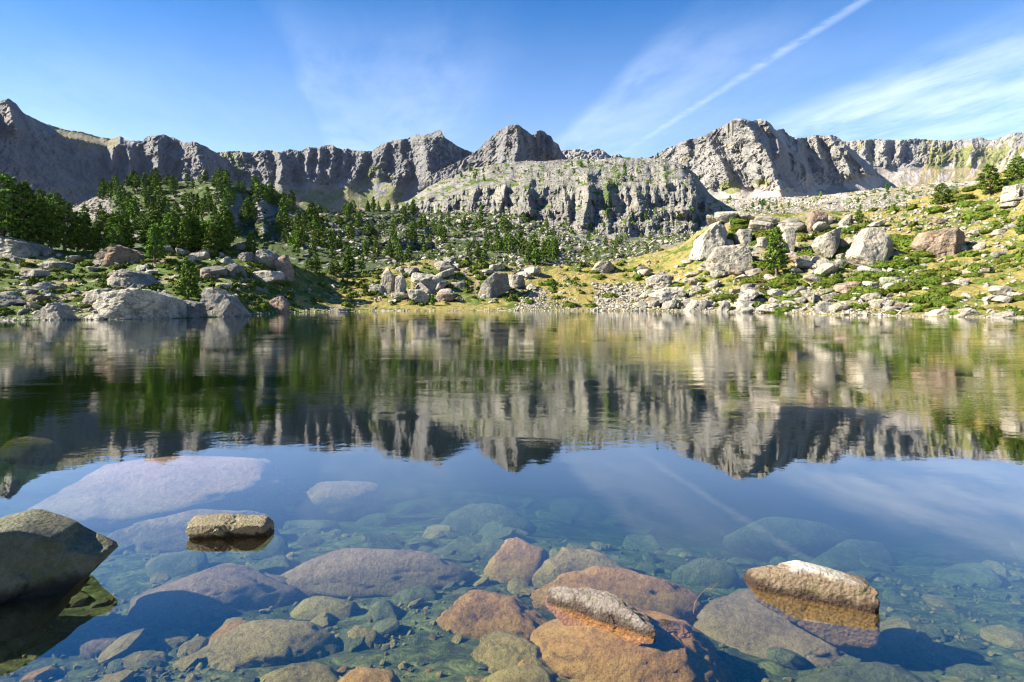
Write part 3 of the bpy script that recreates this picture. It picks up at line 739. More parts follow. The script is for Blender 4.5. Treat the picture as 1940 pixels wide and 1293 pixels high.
HERO = [
 # outline, material, label, options
 ([(-25, 452), (17, 450), (60, 462), (77, 483), (50, 488), (-25, 484)], 'g_pale', 'large smooth pale boulder at the left edge just below the tallest pines'),
 ([(196, 486), (228, 466), (255, 474), (274, 486), (275, 501), (213, 500)], 'g_brown', 'house-shaped boulder with a shaded brown front left of the small bright pine', dict(extra=[(.5, -1, .05, .5)], facets=2)),
 ([(209, 529), (245, 511), (267, 518), (291, 539), (281, 548), (230, 545)], 'g_grey', 'low peaked grey boulder directly above the biggest shore boulder on the left'),
 ([(197, 576), (214, 552), (247, 547), (289, 551), (323, 563), (329, 605), (235, 607), (207, 590)], 'g_pale', 'biggest boulder on the left shore, pale dome with a dark vertical face at the water', dict(extra=[(.35, -1, -.1, .55)], facets=3, thick=.7)),
 ([(167, 571), (179, 549), (204, 547), (214, 559), (196, 577), (175, 578)], 'g_pale', 'rounded pale rock leaning on the left end of the biggest shore boulder'),
 ([(78, 597), (105, 573), (119, 581), (133, 604), (82, 608)], 'g_pale', 'wedge-shaped pale boulder at the waterline near the left edge of the lake'),
 ([(81, 503), (99, 494), (122, 498), (136, 508), (105, 511)], 'g_pale', 'flat pale boulder half hidden in shrubs below the left pines'),
 ([(66, 542), (82, 535), (100, 547), (85, 553)], 'g_pale', 'small rounded pale boulder in the middle of the left bank'),
 ([(27, 556), (51, 543), (68, 549), (56, 560)], 'g_pale', 'low grey-white boulder left of the small rounded one on the left bank'),
 ([(-25, 556), (10, 560), (39, 575), (0, 584), (-25, 584)], 'g_grey', 'long grey boulder cut by the left edge above the shore stones'),
 ([(39, 515), (46, 511), (82, 512), (83, 522), (48, 524)], 'g_pale', 'block-like pale boulder with a shaded right side on the left bank'),
 ([(10, 490), (24, 484), (37, 490), (42, 497), (26, 499)], 'g_grey', 'small grey boulder below the large smooth one at the left edge'),
 ([(163, 602), (184, 595), (204, 602), (196, 609)], 'g_pale', 'flat pale stone in the water left of the biggest shore boulder'),
 ([(235, 604), (260, 592), (276, 602), (265, 609)], 'g_pale', 'small peaked stone in the water in front of the biggest shore boulder'),
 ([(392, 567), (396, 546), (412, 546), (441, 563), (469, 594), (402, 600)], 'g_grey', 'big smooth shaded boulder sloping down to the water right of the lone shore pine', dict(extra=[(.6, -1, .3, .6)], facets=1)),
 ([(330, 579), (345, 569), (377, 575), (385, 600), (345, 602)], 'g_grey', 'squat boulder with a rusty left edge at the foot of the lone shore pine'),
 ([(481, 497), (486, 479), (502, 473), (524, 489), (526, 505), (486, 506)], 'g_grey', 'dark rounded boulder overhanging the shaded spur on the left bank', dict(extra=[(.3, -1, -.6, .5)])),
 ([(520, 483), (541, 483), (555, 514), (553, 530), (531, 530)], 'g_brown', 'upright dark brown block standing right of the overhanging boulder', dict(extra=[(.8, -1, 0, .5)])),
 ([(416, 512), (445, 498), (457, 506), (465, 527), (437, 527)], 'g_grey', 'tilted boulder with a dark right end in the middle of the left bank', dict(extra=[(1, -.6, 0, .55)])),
 ([(449, 481), (477, 479), (481, 494), (453, 496)], 'g_grey', 'square grey boulder left of the overhanging dark one'),
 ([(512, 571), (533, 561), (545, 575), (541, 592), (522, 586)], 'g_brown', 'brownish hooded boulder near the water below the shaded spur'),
 ([(375, 485), (392, 469), (408, 475), (404, 485)], 'g_pale', 'small peaked pale boulder at the foot of the front row of pines'),
 ([(330, 475), (351, 467), (353, 478), (335, 481)], 'g_pale', 'small flat white slab among the pines at the top of the left bank'),
 ([(477, 522), (488, 514), (531, 514), (531, 530), (502, 538)], 'g_pale', 'pale broken slab under the overhanging dark boulder'),
 ([(439, 467), (469, 457), (471, 471), (453, 474)], 'g_grey', 'small dark-backed boulder right of the front pines'),
 ([(724, 537), (726, 510), (736, 508), (746, 525), (747, 558), (734, 555)], 'g_pale', 'left one of the two upright pale rock pillars by the meadow'),
 ([(748, 558), (750, 525), (761, 519), (769, 533), (765, 562)], 'g_pale', 'right one of the two upright pale rock pillars by the meadow', dict(extra=[(1, -1, 0, .5)])),
 ([(773, 529), (779, 516), (828, 523), (852, 535), (824, 554), (789, 541)], 'g_pale', 'long pale ribbed slab right of the two rock pillars', dict(extra=[(0, -1, .9, .6)])),
 ([(771, 549), (797, 549), (814, 561), (810, 575), (777, 564)], 'g_pale', 'lower pale slab with a sheared right end at the meadow edge'),
 ([(820, 496), (848, 495), (865, 510), (828, 511)], 'g_pale', 'flat pale outcrop on top of the central rocky rise'),
 ([(775, 496), (793, 496), (799, 504), (777, 503)], 'g_pale', 'small pale flat stone at the top left of the central rocky rise'),
 ([(912, 540), (938, 516), (961, 518), (965, 549), (930, 566), (904, 566)], 'g_grey', 'broad grey block with dark cracks at the right end of the central rise', dict(extra=[(.5, -1, 0, .55)])),
 ([(963, 521), (993, 521), (995, 541), (965, 549)], 'g_pale', 'shaded block adjoining the broad grey block of the central rise', dict(extra=[(1, -1, 0, .5)])),
 ([(826, 553), (859, 557), (861, 568), (832, 575)], 'g_brown', 'pinkish flat boulder beside the little conifer at the central shore'),
 ([(699, 551), (711, 539), (730, 541), (730, 557), (707, 559)], 'g_grey', 'rough grey rock pile left of the two upright pillars'),
 ([(854, 535), (883, 535), (879, 549), (855, 546)], 'g_pale', 'low pale slab between the ribbed slab and the broad grey block'),
 ([(1119, 515), (1135, 495), (1156, 495), (1163, 511), (1142, 521)], 'g_pale', 'lone cracked pale boulder at the top of the yellow meadow'),
 ([(1226, 529), (1240, 522), (1270, 523), (1274, 539), (1256, 551), (1230, 542)], 'g_pale', 'bright block right of the white scree cone on the far shore'),
 ([(1233, 558), (1258, 546), (1286, 543), (1293, 560), (1286, 572), (1247, 571)], 'g_pale', 'big bright block with a dark right side just below the bright upper block'),
 ([(993, 546), (1007, 537), (1018, 546), (1004, 551)], 'g_pale', 'small tilted pale boulder above the left scree cone'),
 ([(1342, 494), (1357, 469), (1405, 464), (1431, 501), (1412, 514), (1351, 521)], 'g_pale', 'largest smooth pale slab boulder on the right bank left of the tall lone pine', dict(extra=[(-.1, -1, .25, .55), (1, -.8, .2, .7)], facets=1, thick=.6)),
 ([(1392, 448), (1401, 435), (1426, 435), (1426, 466), (1401, 462)], 'g_grey', 'rounded grey boulder sitting on top of the largest pale slab', dict(extra=[(1, -.6, 0, .7)])),
 ([(1312, 487), (1324, 451), (1355, 424), (1380, 430), (1369, 465), (1340, 486)], 'g_pale', 'steep pale outcrop at the left end of the right bank'),
 ([(1481, 428), (1502, 430), (1506, 446), (1499, 479), (1485, 458)], 'g_pale', 'narrow upright pale rock just right of the tall lone pine'),
 ([(1435, 451), (1447, 448), (1454, 457), (1451, 472), (1438, 466)], 'g_pale', 'small bright boulder just left of the tall lone pine'),
 ([(1529, 432), (1538, 401), (1565, 403), (1569, 439), (1540, 446)], 'g_brown', 'tall rusty-edged boulder on the skyline of the right bank', dict(extra=[(1, -.7, 0, .7)])),
 ([(1584, 427), (1607, 407), (1618, 410), (1616, 427)], 'g_pale', 'pointed boulder with a black right side on the crest of the right bank', dict(extra=[(1, -.5, 0, .6)])),
 ([(1474, 424), (1492, 414), (1504, 414), (1529, 440), (1494, 428)], 'g_grey', 'thin dark slanting slab at the crest above the narrow upright rock'),
 ([(1543, 467), (1558, 446), (1593, 430), (1586, 465), (1565, 488)], 'g_pale', 'broad pale broken outcrop below the rusty-edged skyline boulder'),
 ([(1586, 474), (1591, 451), (1609, 469), (1606, 478)], 'g_brown', 'triangular tan boulder tucked between two outcrops on the right bank'),
 ([(1394, 576), (1408, 558), (1435, 549), (1438, 557), (1401, 580)], 'g_pale', 'long bright leaning slab just above the right shore'),
 ([(1581, 499), (1590, 492), (1598, 497), (1595, 510), (1584, 509)], 'g_pale', 'small blocky boulder below the triangular tan one'),
 ([(1296, 591), (1316, 569), (1335, 570), (1342, 593)], 'g_pale', 'pale boulder with a dark right flank at the water below the big bright block'),
 ([(1357, 591), (1372, 569), (1381, 576), (1376, 594)], 'g_grey', 'narrow dark-faced boulder at the water on the right shore'),
 ([(1438, 588), (1451, 576), (1508, 579), (1510, 594), (1476, 595)], 'g_pale', 'long low white slab along the waterline of the right shore'),
 ([(1554, 562), (1583, 553), (1586, 558), (1574, 568), (1558, 568)], 'g_pale', 'flat yellowish slab low on the right bank'),
 ([(1518, 551), (1533, 549), (1547, 569), (1538, 575)], 'g_pale', 'white rock tilted down to the right above the shore slab'),
 ([(1549, 578), (1565, 570), (1575, 577), (1572, 594), (1552, 595)], 'g_grey', 'speckled dark-footed boulder at the water on the right shore'),
 ([(1614, 487), (1627, 455), (1643, 432), (1660, 432), (1691, 469), (1689, 494), (1668, 503), (1636, 498)], 'g_pale', 'great cracked pale boulder shaped like a tent on the right bank', dict(extra=[(-.1, -1, .45, .55), (1, -.4, .3, .8)], facets=1, thick=.6)),
 ([(1592, 540), (1621, 533), (1636, 540), (1612, 560), (1584, 553)], 'g_brown', 'pinkish wedge boulder with a dark right end low on the right bank', dict(extra=[(1, -.8, 0, .6)])),
 ([(1742, 465), (1753, 440), (1789, 434), (1821, 440), (1832, 468), (1789, 490), (1770, 489)], 'g_brown', 'big orange-brown cubic boulder, lit left face and dark right face', dict(extra=[(-.45, -.89, -.02, .47), (.6, -.8, -.1, .435)], facets=0, thick=.8)),
 ([(1728, 474), (1742, 462), (1748, 477)], 'g_pale', 'small white wedge at the left foot of the orange-brown boulder'),
 ([(1833, 442), (1847, 435), (1858, 440), (1847, 448)], 'g_pale', 'small pale boulder right of the orange-brown boulder'),
 ([(1881, 444), (1888, 435), (1906, 433), (1902, 447)], 'g_pale', 'bright flat-faced boulder near the right edge of the upper bank'),
 ([(1881, 551), (1885, 542), (1917, 542), (1897, 560)], 'g_pale', 'white triangular slab pointing down near the right edge'),
 ([(1885, 570), (1899, 560), (1915, 565), (1902, 573)], 'g_pale', 'low white slab just above the shore near the right edge'),
 ([(1748, 600), (1778, 586), (1792, 586), (1792, 601)], 'g_pale', 'leftmost of the three long white rocks on the right waterline'),
 ([(1799, 600), (1833, 583), (1849, 602)], 'g_pale', 'middle peaked one of the three long white rocks on the right waterline'),
 ([(1870, 603), (1918, 590), (1920, 607)], 'g_pale', 'rightmost of the three long white rocks on the right waterline'),
 ([(1712, 496), (1719, 487), (1725, 494), (1721, 506)], 'g_pale', 'upright white stone below the orange-brown boulder, the left one of two'),
 ([(1746, 490), (1757, 488), (1753, 502)], 'g_pale', 'upright white stone below the orange-brown boulder, the right one of two'),
 ([(1705, 537), (1719, 531), (1721, 548), (1707, 548)], 'g_pale', 'split white block in the shrubs low on the right slope'),
 ([(1671, 549), (1682, 537), (1703, 538), (1689, 554)], 'g_pale', 'rounded pale boulder left of the split white block'),
 ([(1805, 537), (1821, 528), (1835, 528), (1830, 546)], 'g_pale', 'jagged white rock below the rounded juniper on the right slope'),
 ([(1912, 377), (1916, 352), (1965, 345), (1965, 378)], 'g_pale', 'white boulder with a small dark hollow high at the right edge', dict(extra=[(-.2, -1, .1, .55)], facets=0, dent=(1926, 369, 4.0, .9))),
 ([(1898, 390), (1912, 383), (1935, 383), (1912, 392)], 'g_pale', 'thin white slab lying below the white boulder at the right edge'),
 ([(688, 596), (730, 587), (760, 592), (750, 597)], 'g_pale', 'low flat white rocks at the water below the yellow meadow'),
 ([(616, 590), (622, 584), (660, 584), (662, 592)], 'g_grey', 'flat-topped dark block at the waterline left of centre'),
]
MID_Y = {}
for i, h in enumerate(HERO):
    pts, mat_, lab = h[:3]; kw = h[3] if len(h) > 3 else {}
    pa = np.array(pts); xb = pa[:, 0].mean(); yb = pa[:, 1].max()
    yq = min(yb - 2, float(np.interp(xb, *zip(*SHORE))))
    Y = ground_Y(SA, xb, yq)
    wpx = np.ptp(pa[:, 0]); kw = dict(kw); th = kw.pop('thick', .75)
    Y = Y + th * wpx / F * Y * .35
    outline_rock('boulder', pts, Y, mat_, lab, thick=th, sub=5 if wpx > 80 or 'dent' in kw else 4, seed=i * 13 + 1, amp=.075, **kw)

# the hollow in the white boulder at the right edge
# (a shallow dark recess: a little rock-lined niche set into its face)

# --- scattered rocks
def hull(seed, n=13, flat=.7):
    r_ = np.random.default_rng(seed)
    p = r_.normal(size=(n, 3)); p /= np.linalg.norm(p, axis=1)[:, None]; p *= r_.uniform(.75, 1.0, n)[:, None]; p[:, 2] *= flat
    p *= [1, r_.uniform(.6, 1), 1]
    bm = bmesh.new(); [bm.verts.new(q) for q in p]
    res = bmesh.ops.convex_hull(bm, input=bm.verts)
    bmesh.ops.delete(bm, geom=[v for v in bm.verts if not v.link_faces], context='VERTS')
    bm.verts.index_update()
    V = np.array([v.co[:] for v in bm.verts]); Fc = np.array([[v.index for v in f.verts] for f in bm.faces]); bm.free()
    return V, Fc
HULLS = [hull(i, 12 + i % 4, .45 + .45 * ((i * 7) % 10) / 10) for i in range(16)]
ROCKM = [chop_rock(900 + i, 3, 10, .7 + .3 * (i % 3) / 2) for i in range(14)]
ROCKME = {}
def rock_me(i, mat):
    k = (i, mat)
    if k not in ROCKME:
        ROCKME[k] = mesh_np('boulder', *ROCKM[i], M[mat], False)
    return ROCKME[k]

def merged(name, geo, pos, size, mat, kind='stuff', rot=None, squash=None, label=None, cat=None):
    """many small pieces joined into one mesh"""
    VV, FF, off = [], [], 0
    n = len(pos)
    gi = rng.integers(0, len(geo), n); az = rng.uniform(0, 2 * np.pi, n) if rot is None else rot
    tl = rng.normal(0, .25, (n, 2))
    for k, (V, Fc) in enumerate(geo):
        I = np.nonzero(gi == k)[0]
        if len(I) == 0: continue
        c, s = np.cos(az[I])[:, None], np.sin(az[I])[:, None]
        x = V[None, :, 0] * c - V[None, :, 1] * s; y = V[None, :, 0] * s + V[None, :, 1] * c
        z = V[None, :, 2] + x * tl[I, :1] + y * tl[I, 1:]
        A = np.stack([x, y, z], -1) * size[I][:, None, None] + pos[I][:, None, :]
        VV.append(A.reshape(-1, 3)); FF.append((Fc[None] + (np.arange(len(I)) * len(V))[:, None, None] + off).reshape(-1, Fc.shape[1])); off += A.shape[0] * A.shape[1]
    o = link(name, mesh_np(name, np.concatenate(VV), np.concatenate(FF), M[mat] if isinstance(mat, str) else mat, False))
    return tag(o, label, cat, kind=kind)

def scatter(sheet, x0, x1, y0, y1, n, s0, s1, p=2.2, shape=None):
    """positions on a sheet and sizes (half width in metres) seen as s0..s1 photo pixels wide"""
    px = rng.uniform(x0, x1, n); py = rng.uniform(y0, y1, n)
    if shape is not None:
        k = shape(px, py) > rng.uniform(0, 1, n); px, py = px[k], py[k]
    ci = np.clip(((px - sheet.px[0]) / (sheet.px[1] - sheet.px[0])).astype(int), 0, len(sheet.px) - 1)
    ok = (py < sheet.fy[ci] + .5) & (py > sheet.cy[ci])
    px, py = px[ok], py[ok]
    pos = sheet.look(px, py)
    u = rng.uniform(0, 1, len(px)); sp_ = s0 * (1 + u * ((s1 / s0) ** (1 - p) - 1)) ** (1 / (1 - p))
    return pos, sp_ * pos[:, 1] / F / 2, sp_

def clump(px, py, s=26., seed=140, lo=-.1, hi=.25):
    return sstep(fbm(px / s, py / (s * .4), seed=seed, o=3), lo, hi)

LABELS = {
 'left': ('small pale boulder among cushion shrubs on the left bank', 'small boulders on the left bank'),
 'cent': ('small pale rock strewn over the central shore and meadow', 'small rocks on the central shore'),
 'right': ('small bright boulder strewn over the grassy right slope', 'small boulders on the right slope'),
 'scree': ('angular white block in the scree running down to the far shore', 'blocks of the scree cones'),
 'terr': ('pale boulder among dwarf pines on the rubble terraces below the cliff', 'boulders on the rubble terraces'),
 'knoll': ('pale rock showing between the pines on the wooded knoll', 'rocks on the wooded knoll'),
}
jobs = [
 (SA, 1300, 1700, 415, 590, 120, 15, 40, 'right', None), (SA, 1700, 1950, 400, 595, 40, 13, 26, 'right', None), (SA, 700, 1010, 495, 572, 46, 13, 34, 'cent', None), (SA, 0, 560, 478, 600, 70, 13, 34, 'left', None), (SA, 1210, 1340, 505, 585, 34, 12, 32, 'right', None), # sheet, x0,x1,y0,y1, n, smin, smax, group key
 (SA, -200, 330, 556, 608, 800, 4, 20, 'left', None), (SA, -200, 480, 474, 560, 900, 3.5, 16, 'left', clump), (SA, 380, 720, 540, 592, 450, 3.5, 13, 'left', clump),
 (SA, 700, 1010, 495, 575, 900, 4, 16, 'cent', clump), (SA, 1010, 1320, 490, 560, 600, 3.5, 12, 'cent', clump),
 (SA, 970, 1042, 548, 590, 900, 4, 9, 'scree', lambda x, y: np.clip(1.3 - np.abs(x - 1005 + (590 - y) * -.35) / (34 - (590 - y) * .35), 0, 1)),
 (SA, 1040, 1096, 566, 591, 160, 3.5, 8, 'scree', None), (SA, 1125, 1230, 540, 591, 1100, 4.5, 12, 'scree', lambda x, y: np.clip(1.5 - np.abs(x - 1178) / 52, 0, 1)),
 (SA, 1225, 1720, 548, 600, 1100, 4.5, 20, 'right', None), (SA, 1320, 1680, 415, 552, 1500, 4, 20, 'right', clump), (SA, 1650, 2300, 330, 600, 2600, 3.5, 17, 'right', lambda x, y: clump(x, y, 30, 141, -.35, .2)),
 (SA, 1600, 1860, 385, 470, 700, 3.5, 13, 'right', None),
 (SB, 480, 1460, 395, 512, 6800, 2.6, 15, 'terr', lambda x, y: .25 + .75 * clump(x, y, 30, 142, -.25, .15)), (SB, 960, 1300, 425, 470, 1500, 2.4, 6, 'terr', None),
 (SC, -300, 640, 345, 460, 1500, 2.6, 12, 'knoll', lambda x, y: .15 + .85 * clump(x, y, 24, 143, -.05, .2)), (SC, 125, 215, 370, 420, 420, 3, 9, 'knoll', None),
 (SD, 760, 1400, 298, 350, 1300, 2.2, 6.5, 'terr', None), (SD, 760, 1420, 395, 450, 1100, 2.4, 8, 'terr', None),
 (SE, 1340, 2100, 330, 440, 7000, 2.2, 6.5, 'terr', None), (SE, 1340, 1900, 375, 430, 2200, 3, 10, 'terr', None),
]
allp, alls, allpx, allg = [], [], [], []
for (sh, x0, x1, y0, y1, n, s0, s1, gk, shp) in jobs:
    p_, s_, q_ = scatter(sh, x0, x1, y0, y1, n, s0, s1, shape=shp)
    allp.append(p_); alls.append(s_); allpx.append(q_); allg += [gk] * len(p_)
# stones along the waterline
wx_ = np.concatenate([rng.uniform(-100, 2050, 900), rng.uniform(1230, 1940, 260), rng.uniform(0, 330, 150)]); wy_ = np.interp(wx_, *zip(*SHORE)) - np.abs(rng.normal(0, 1.3, len(wx_)))
pw = SA.look(wx_, wy_); pw[:, 2] = np.maximum(pw[:, 2] - .02, 0); sw_ = rng.uniform(3, 9, len(wx_)) * rng.uniform(.5, 1, len(wx_))
allp.append(pw); alls.append(sw_ * pw[:, 1] / F / 2); allpx.append(sw_); allg += ['cent'] * len(pw)
allp = np.concatenate(allp); alls = np.concatenate(alls); allpx = np.concatenate(allpx); allg = np.array(allg)
inframe = np.abs(allp[:, 0] / allp[:, 1] * F) < 960
score = np.where(inframe, allpx, 0)
N_IND = 205
big = np.argsort(-score)[:N_IND]
isb = np.zeros(len(allp), bool); isb[big] = True
for j in big:
    gk = allg[j]; mt = 'g_pale' if rng.random() < .75 else ('g_grey' if rng.random() < .7 else 'g_brown')
    o = link('boulder', rock_me(int(rng.integers(0, 14)), mt))
    s_ = alls[j] * 1.25; o.location = allp[j] + np.array([0, 0, s_ * .18])
    o.scale = (s_ * rng.uniform(.85, 1.3), s_ * rng.uniform(.8, 1.1), s_ * rng.uniform(.6, 1.05))
    o.rotation_euler = (rng.normal(0, .2), rng.normal(0, .25), rng.uniform(0, 6.3))
    tag(o, LABELS[gk][0], 'boulder', LABELS[gk][1])
rest = ~isb
p2 = allp[rest].copy(); s2 = alls[rest]; p2[:, 2] += s2 * .2
nearm = allg[rest] != 'terr'
for nm, kk in (('shore_rubble', nearm), ('terrace_rubble', ~nearm)):
    merged(nm, HULLS, p2[kk], s2[kk], 'g_rubble', label=None)  # past the three hundred largest

# ------------------------------------------------------------------ shrubs and grass
def leaf_cloud(r_, pts, nrm, size, n_per=1):
    """two-triangle leaf sprays facing out along nrm"""
    n = len(pts)
    a = r_.normal(size=(n, 3)); t1 = np.cross(nrm, a); t1 /= np.linalg.norm(t1, axis=1)[:, None] + 1e-9
    t2 = np.cross(nrm, t1) + nrm * r_.uniform(-.9, .9, (n, 1))
    sz = size * r_.uniform(.6, 1.4, (n, 1))
    A = pts - t1 * sz * .5; B = pts + t1 * sz * .5; C_ = pts + t2 * sz
    return np.stack([A, B, C_], 1).reshape(-1, 3), np.arange(3 * n).reshape(-1, 3)

def shrub_geo(seed, n=520, sz=.13):
    r_ = np.random.default_rng(seed)
    d = r_.normal(size=(n, 3)); d[:, 2] = np.abs(d[:, 2]) * 1.1; d /= np.linalg.norm(d, axis=1)[:, None]
    lum = 1 + .22 * fbm(d[:, 0] * 2.2, d[:, 1] * 2.2, d[:, 2] * 2.2, seed=seed, o=3)
    p = d * lum[:, None] * r_.uniform(.86, 1.0, (n, 1)) * [1, 1, .55]
    V, Fc = leaf_cloud(r_, p, d, sz)
    D_, Fi = ICO3L
    core = D_ * .88 * (1 + .22 * fbm(D_[:, 0] * 2.2, D_[:, 1] * 2.2, D_[:, 2] * 2.2, seed=seed, o=3))[:, None] * [1, 1, .55]
    return np.concatenate([V, core]), np.concatenate([Fc, Fi + len(V)])
ICO3L = ico(2) if False else (lambda v: v)(ico(3))
SHR = [shrub_geo(50 + i) for i in range(6)]
ICO3L = ico(2)
SHRS = [shrub_geo(60 + i, 46, .42) for i in range(6)]
SHR_ME = [mesh_np('shrub', *g_, M['shrub'], False) for g_ in SHR]
sj = [ # sheet, x0,x1,y0,y1,n,smin,smax, key
 (SA, -150, 480, 474, 596, 900, 7, 34, 'l'), (SA, 380, 720, 500, 590, 330, 7, 24, 'l'), (SA, 700, 1010, 495, 580, 260, 7, 26, 'c'), (SA, 1000, 1330, 495, 585, 170, 6, 34, 'c'),
 (SA, 1330, 1640, 415, 590, 420, 10, 62, 'r'), (SA, 1640, 2200, 340, 596, 480, 9, 62, 'r'), (SA, 1620, 1800, 480, 565, 120, 24, 66, 'r')]
SL = {'l': ('olive cushion shrub between boulders on the left bank', 'cushion shrubs on the left bank'), 'c': ('low green shrub on the central shore meadow', 'low shrubs on the central shore'),
      'r': ('spreading green juniper mat on the sunny right slope', 'juniper mats on the right slope')}
sp_l, ss_l, sq_l, sk = [], [], [], []
for (sh, x0, x1, y0, y1, n, s0, s1, k) in sj:
    p_, s_, q_ = scatter(sh, x0, x1, y0, y1, n, s0, s1, p=1.7, shape=lambda x, y: clump(x, y, 34, 150, -.3, .1))
    sp_l.append(p_); ss_l.append(s_); sq_l.append(q_); sk += [k] * len(p_)
sp_l = np.concatenate(sp_l); ss_l = np.concatenate(ss_l); sq_l = np.concatenate(sq_l); sk = np.array(sk)
infr = np.abs(sp_l[:, 0] / sp_l[:, 1] * F) < 975
o_ = np.argsort(-np.where(infr, sq_l, 0)); bigs = o_[:290]; m_ = np.ones(len(sp_l), bool); m_[bigs] = False
for j in bigs:
    o = link('shrub', SHR_ME[int(rng.integers(0, 6))])
    s_ = ss_l[j]; o.location = sp_l[j] - np.array([0, 0, s_ * .05])
    o.scale = (s_ * rng.uniform(.9, 1.25), s_ * rng.uniform(.8, 1.1), s_ * rng.uniform(.55, 1.0)); o.rotation_euler = (0, 0, rng.uniform(0, 6.3))
    tag(o, SL[sk[j]][0], 'shrub', SL[sk[j]][1])
merged('low_shrubs', SHRS, sp_l[m_], ss_l[m_] * .95, 'shrub')
# dwarf vegetation on the terraces, the knoll and the cliff
vp, vs_ = [], []
for (sh, x0, x1, y0, y1, n, s0, s1) in [(SB, 470, 1460, 398, 515, 3600, 4, 12), (SC, -300, 640, 350, 465, 700, 5, 14), (SD, 760, 1400, 300, 345, 260, 3, 7), (SD, 780, 1400, 390, 450, 320, 3, 8), (SE, 1340, 2000, 345, 440, 900, 3, 9)]:
    p_, s_, q_ = scatter(sh, x0, x1, y0, y1, n, s0, s1, shape=lambda x, y: clump(x, y, 30, 151, -.25, .15)); vp.append(p_); vs_.append(s_)
merged('dwarf_pine_scrub', SHRS, np.concatenate(vp), np.concatenate(vs_), 'shrub')
# tufts of grass on the meadow
def tuft(seed):
    r_ = np.random.default_rng(seed); V, Fc = [], []
    for i in range(7):
        a = r_.uniform(0, 6.28); l = r_.uniform(.5, 1); b0 = np.array([math.cos(a), math.sin(a), 0]) * .25
        s_ = np.array([-math.sin(a), math.cos(a), 0]) * .10; tip = b0 * (2.2 * r_.uniform(.6, 1.4)) + [0, 0, l]
        V += [b0 - s_, b0 + s_, tip]; Fc.append([3 * i, 3 * i + 1, 3 * i + 2])
    return np.array(V), np.array(Fc)
gp, gs, _q = scatter(SA, -100, 2050, 330, 600, 11000, 3, 6)
kk = rng.uniform(0, 1, len(gp)) < clump(CX + gp[:, 0] / gp[:, 1] * F, HY - (gp[:, 2] - EYE) / gp[:, 1] * F, 30, 152, -.5, .1)
merged('grass', [tuft(i) for i in range(5)], gp[kk], gs[kk] * 1.1, 'grass')

# ------------------------------------------------------------------ pines
def pine_geo(seed, h=1.0, wid=.27, lean=.0, nb=96, per=26, sz=.031, dens=1.0, base=.10, round_=.5):
    """mountain pine, unit height: trunk and limbs (mesh A), needle sprays (mesh B)"""
    r_ = np.random.default_rng(seed)
    VT, FT, off = [], [], 0
    def tube(p0, p1, r0, r1, k=6):
        nonlocal off
        p0, p1 = np.array(p0, float), np.array(p1, float); d = p1 - p0; d /= np.linalg.norm(d) + 1e-9
        a = np.cross(d, [0.3, .9, .1]); a /= np.linalg.norm(a); b_ = np.cross(d, a)
        th = np.arange(k) / k * 2 * np.pi
        ring = np.cos(th)[:, None] * a + np.sin(th)[:, None] * b_
        VT.append(np.concatenate([p0 + ring * r0, p1 + ring * r1]))
        for i in range(k):
            j = (i + 1) % k; FT.append([off + i, off + j, off + k + j]); FT.append([off + i, off + k + j, off + k + i])
        off += 2 * k
    pts = [np.array([lean * z * z + .012 * math.sin(9 * z + seed), .012 * math.cos(7 * z + seed), z]) for z in np.linspace(-.04, .96, 8)]
    for i in range(7): tube(pts[i], pts[i + 1], .030 * (1 - i / 7.6), .030 * (1 - (i + 1) / 7.6))
    def prof(z):
        u = (z - base) / (1 - base)
        return wid * ((1 - u) ** round_) * min(1, .55 + 2.2 * u)
    cen, nor = [], []
    for i in range(nb):
        z = base + (1 - base) * ((i + r_.uniform(0, 1)) / nb) ** .95 * .97
        a = i * 2.4 + r_.uniform(-.5, .5); L_ = prof(z) * r_.uniform(.65, 1.18)
        d = np.array([math.cos(a), math.sin(a), r_.uniform(-.05, .45)])
        root = np.array([lean * z * z, 0, z - .03]); tip = root + d * L_
        if i % 2 == 0: tube(root, root + d * L_ * .8, .008, .003, 3)
        nk = max(1, int(3 * L_ / wid + .5))
        for k in range(nk):
            f = 1 - k * .30 * r_.uniform(.8, 1.2)
            cen.append(root + d * L_ * f + r_.normal(0, .012, 3)); nor.append(d)
    cen = np.array(cen); nor = np.array(nor)
    per_ = int(per * dens)
    q = np.repeat(cen, per_, 0); dd = r_.normal(size=q.shape); dd[:, 2] = dd[:, 2] * .8 + .25; dd /= np.linalg.norm(dd, axis=1)[:, None]
    p = q + dd * r_.uniform(.3, 1, (len(q), 1)) * np.array([.050, .050, .034]) * (wid / .27) ** .5
    VL, FL = leaf_cloud(r_, p, dd, sz)
    top = np.array([[lean, 0, .985]]) + r_.normal(0, .018, (20, 3)); V3, F3 = leaf_cloud(r_, top, np.tile([[0, 0, 1.]], (20, 1)), sz)
    VL = np.concatenate([VL, V3]); FL = np.concatenate([FL, F3 + len(VL) - len(V3)])
    return np.concatenate(VT), np.array(FT), VL, FL

PINE_K = [dict(wid=.22, round_=.85), dict(wid=.27, round_=.65, lean=.05), dict(wid=.31, round_=.58, base=.08), dict(wid=.20, round_=.95, lean=-.03), dict(wid=.26, round_=.7, base=.16), dict(wid=.34, round_=.6, base=.09, lean=-.06)]
PINES, PINES_S = [], []
for i, k in enumerate(PINE_K):
    a = pine_geo(300 + i, **k)
    PINES.append((mesh_np('trunk', a[0], a[1], M['bark'], True), mesh_np('crown', a[2], a[3], M['needle'], False)))
    a = pine_geo(400 + i, nb=44, per=13, sz=.055, **k)
    V = np.concatenate([a[0], a[2]]); Fc = np.concatenate([a[1], a[3] + len(a[0])])
    PINES_S.append(mesh_np('pine_tree', V, Fc, None, False, mats=[M['bark'], M['needle']], midx=np.concatenate([np.zeros(len(a[1])), np.ones(len(a[3]))])))

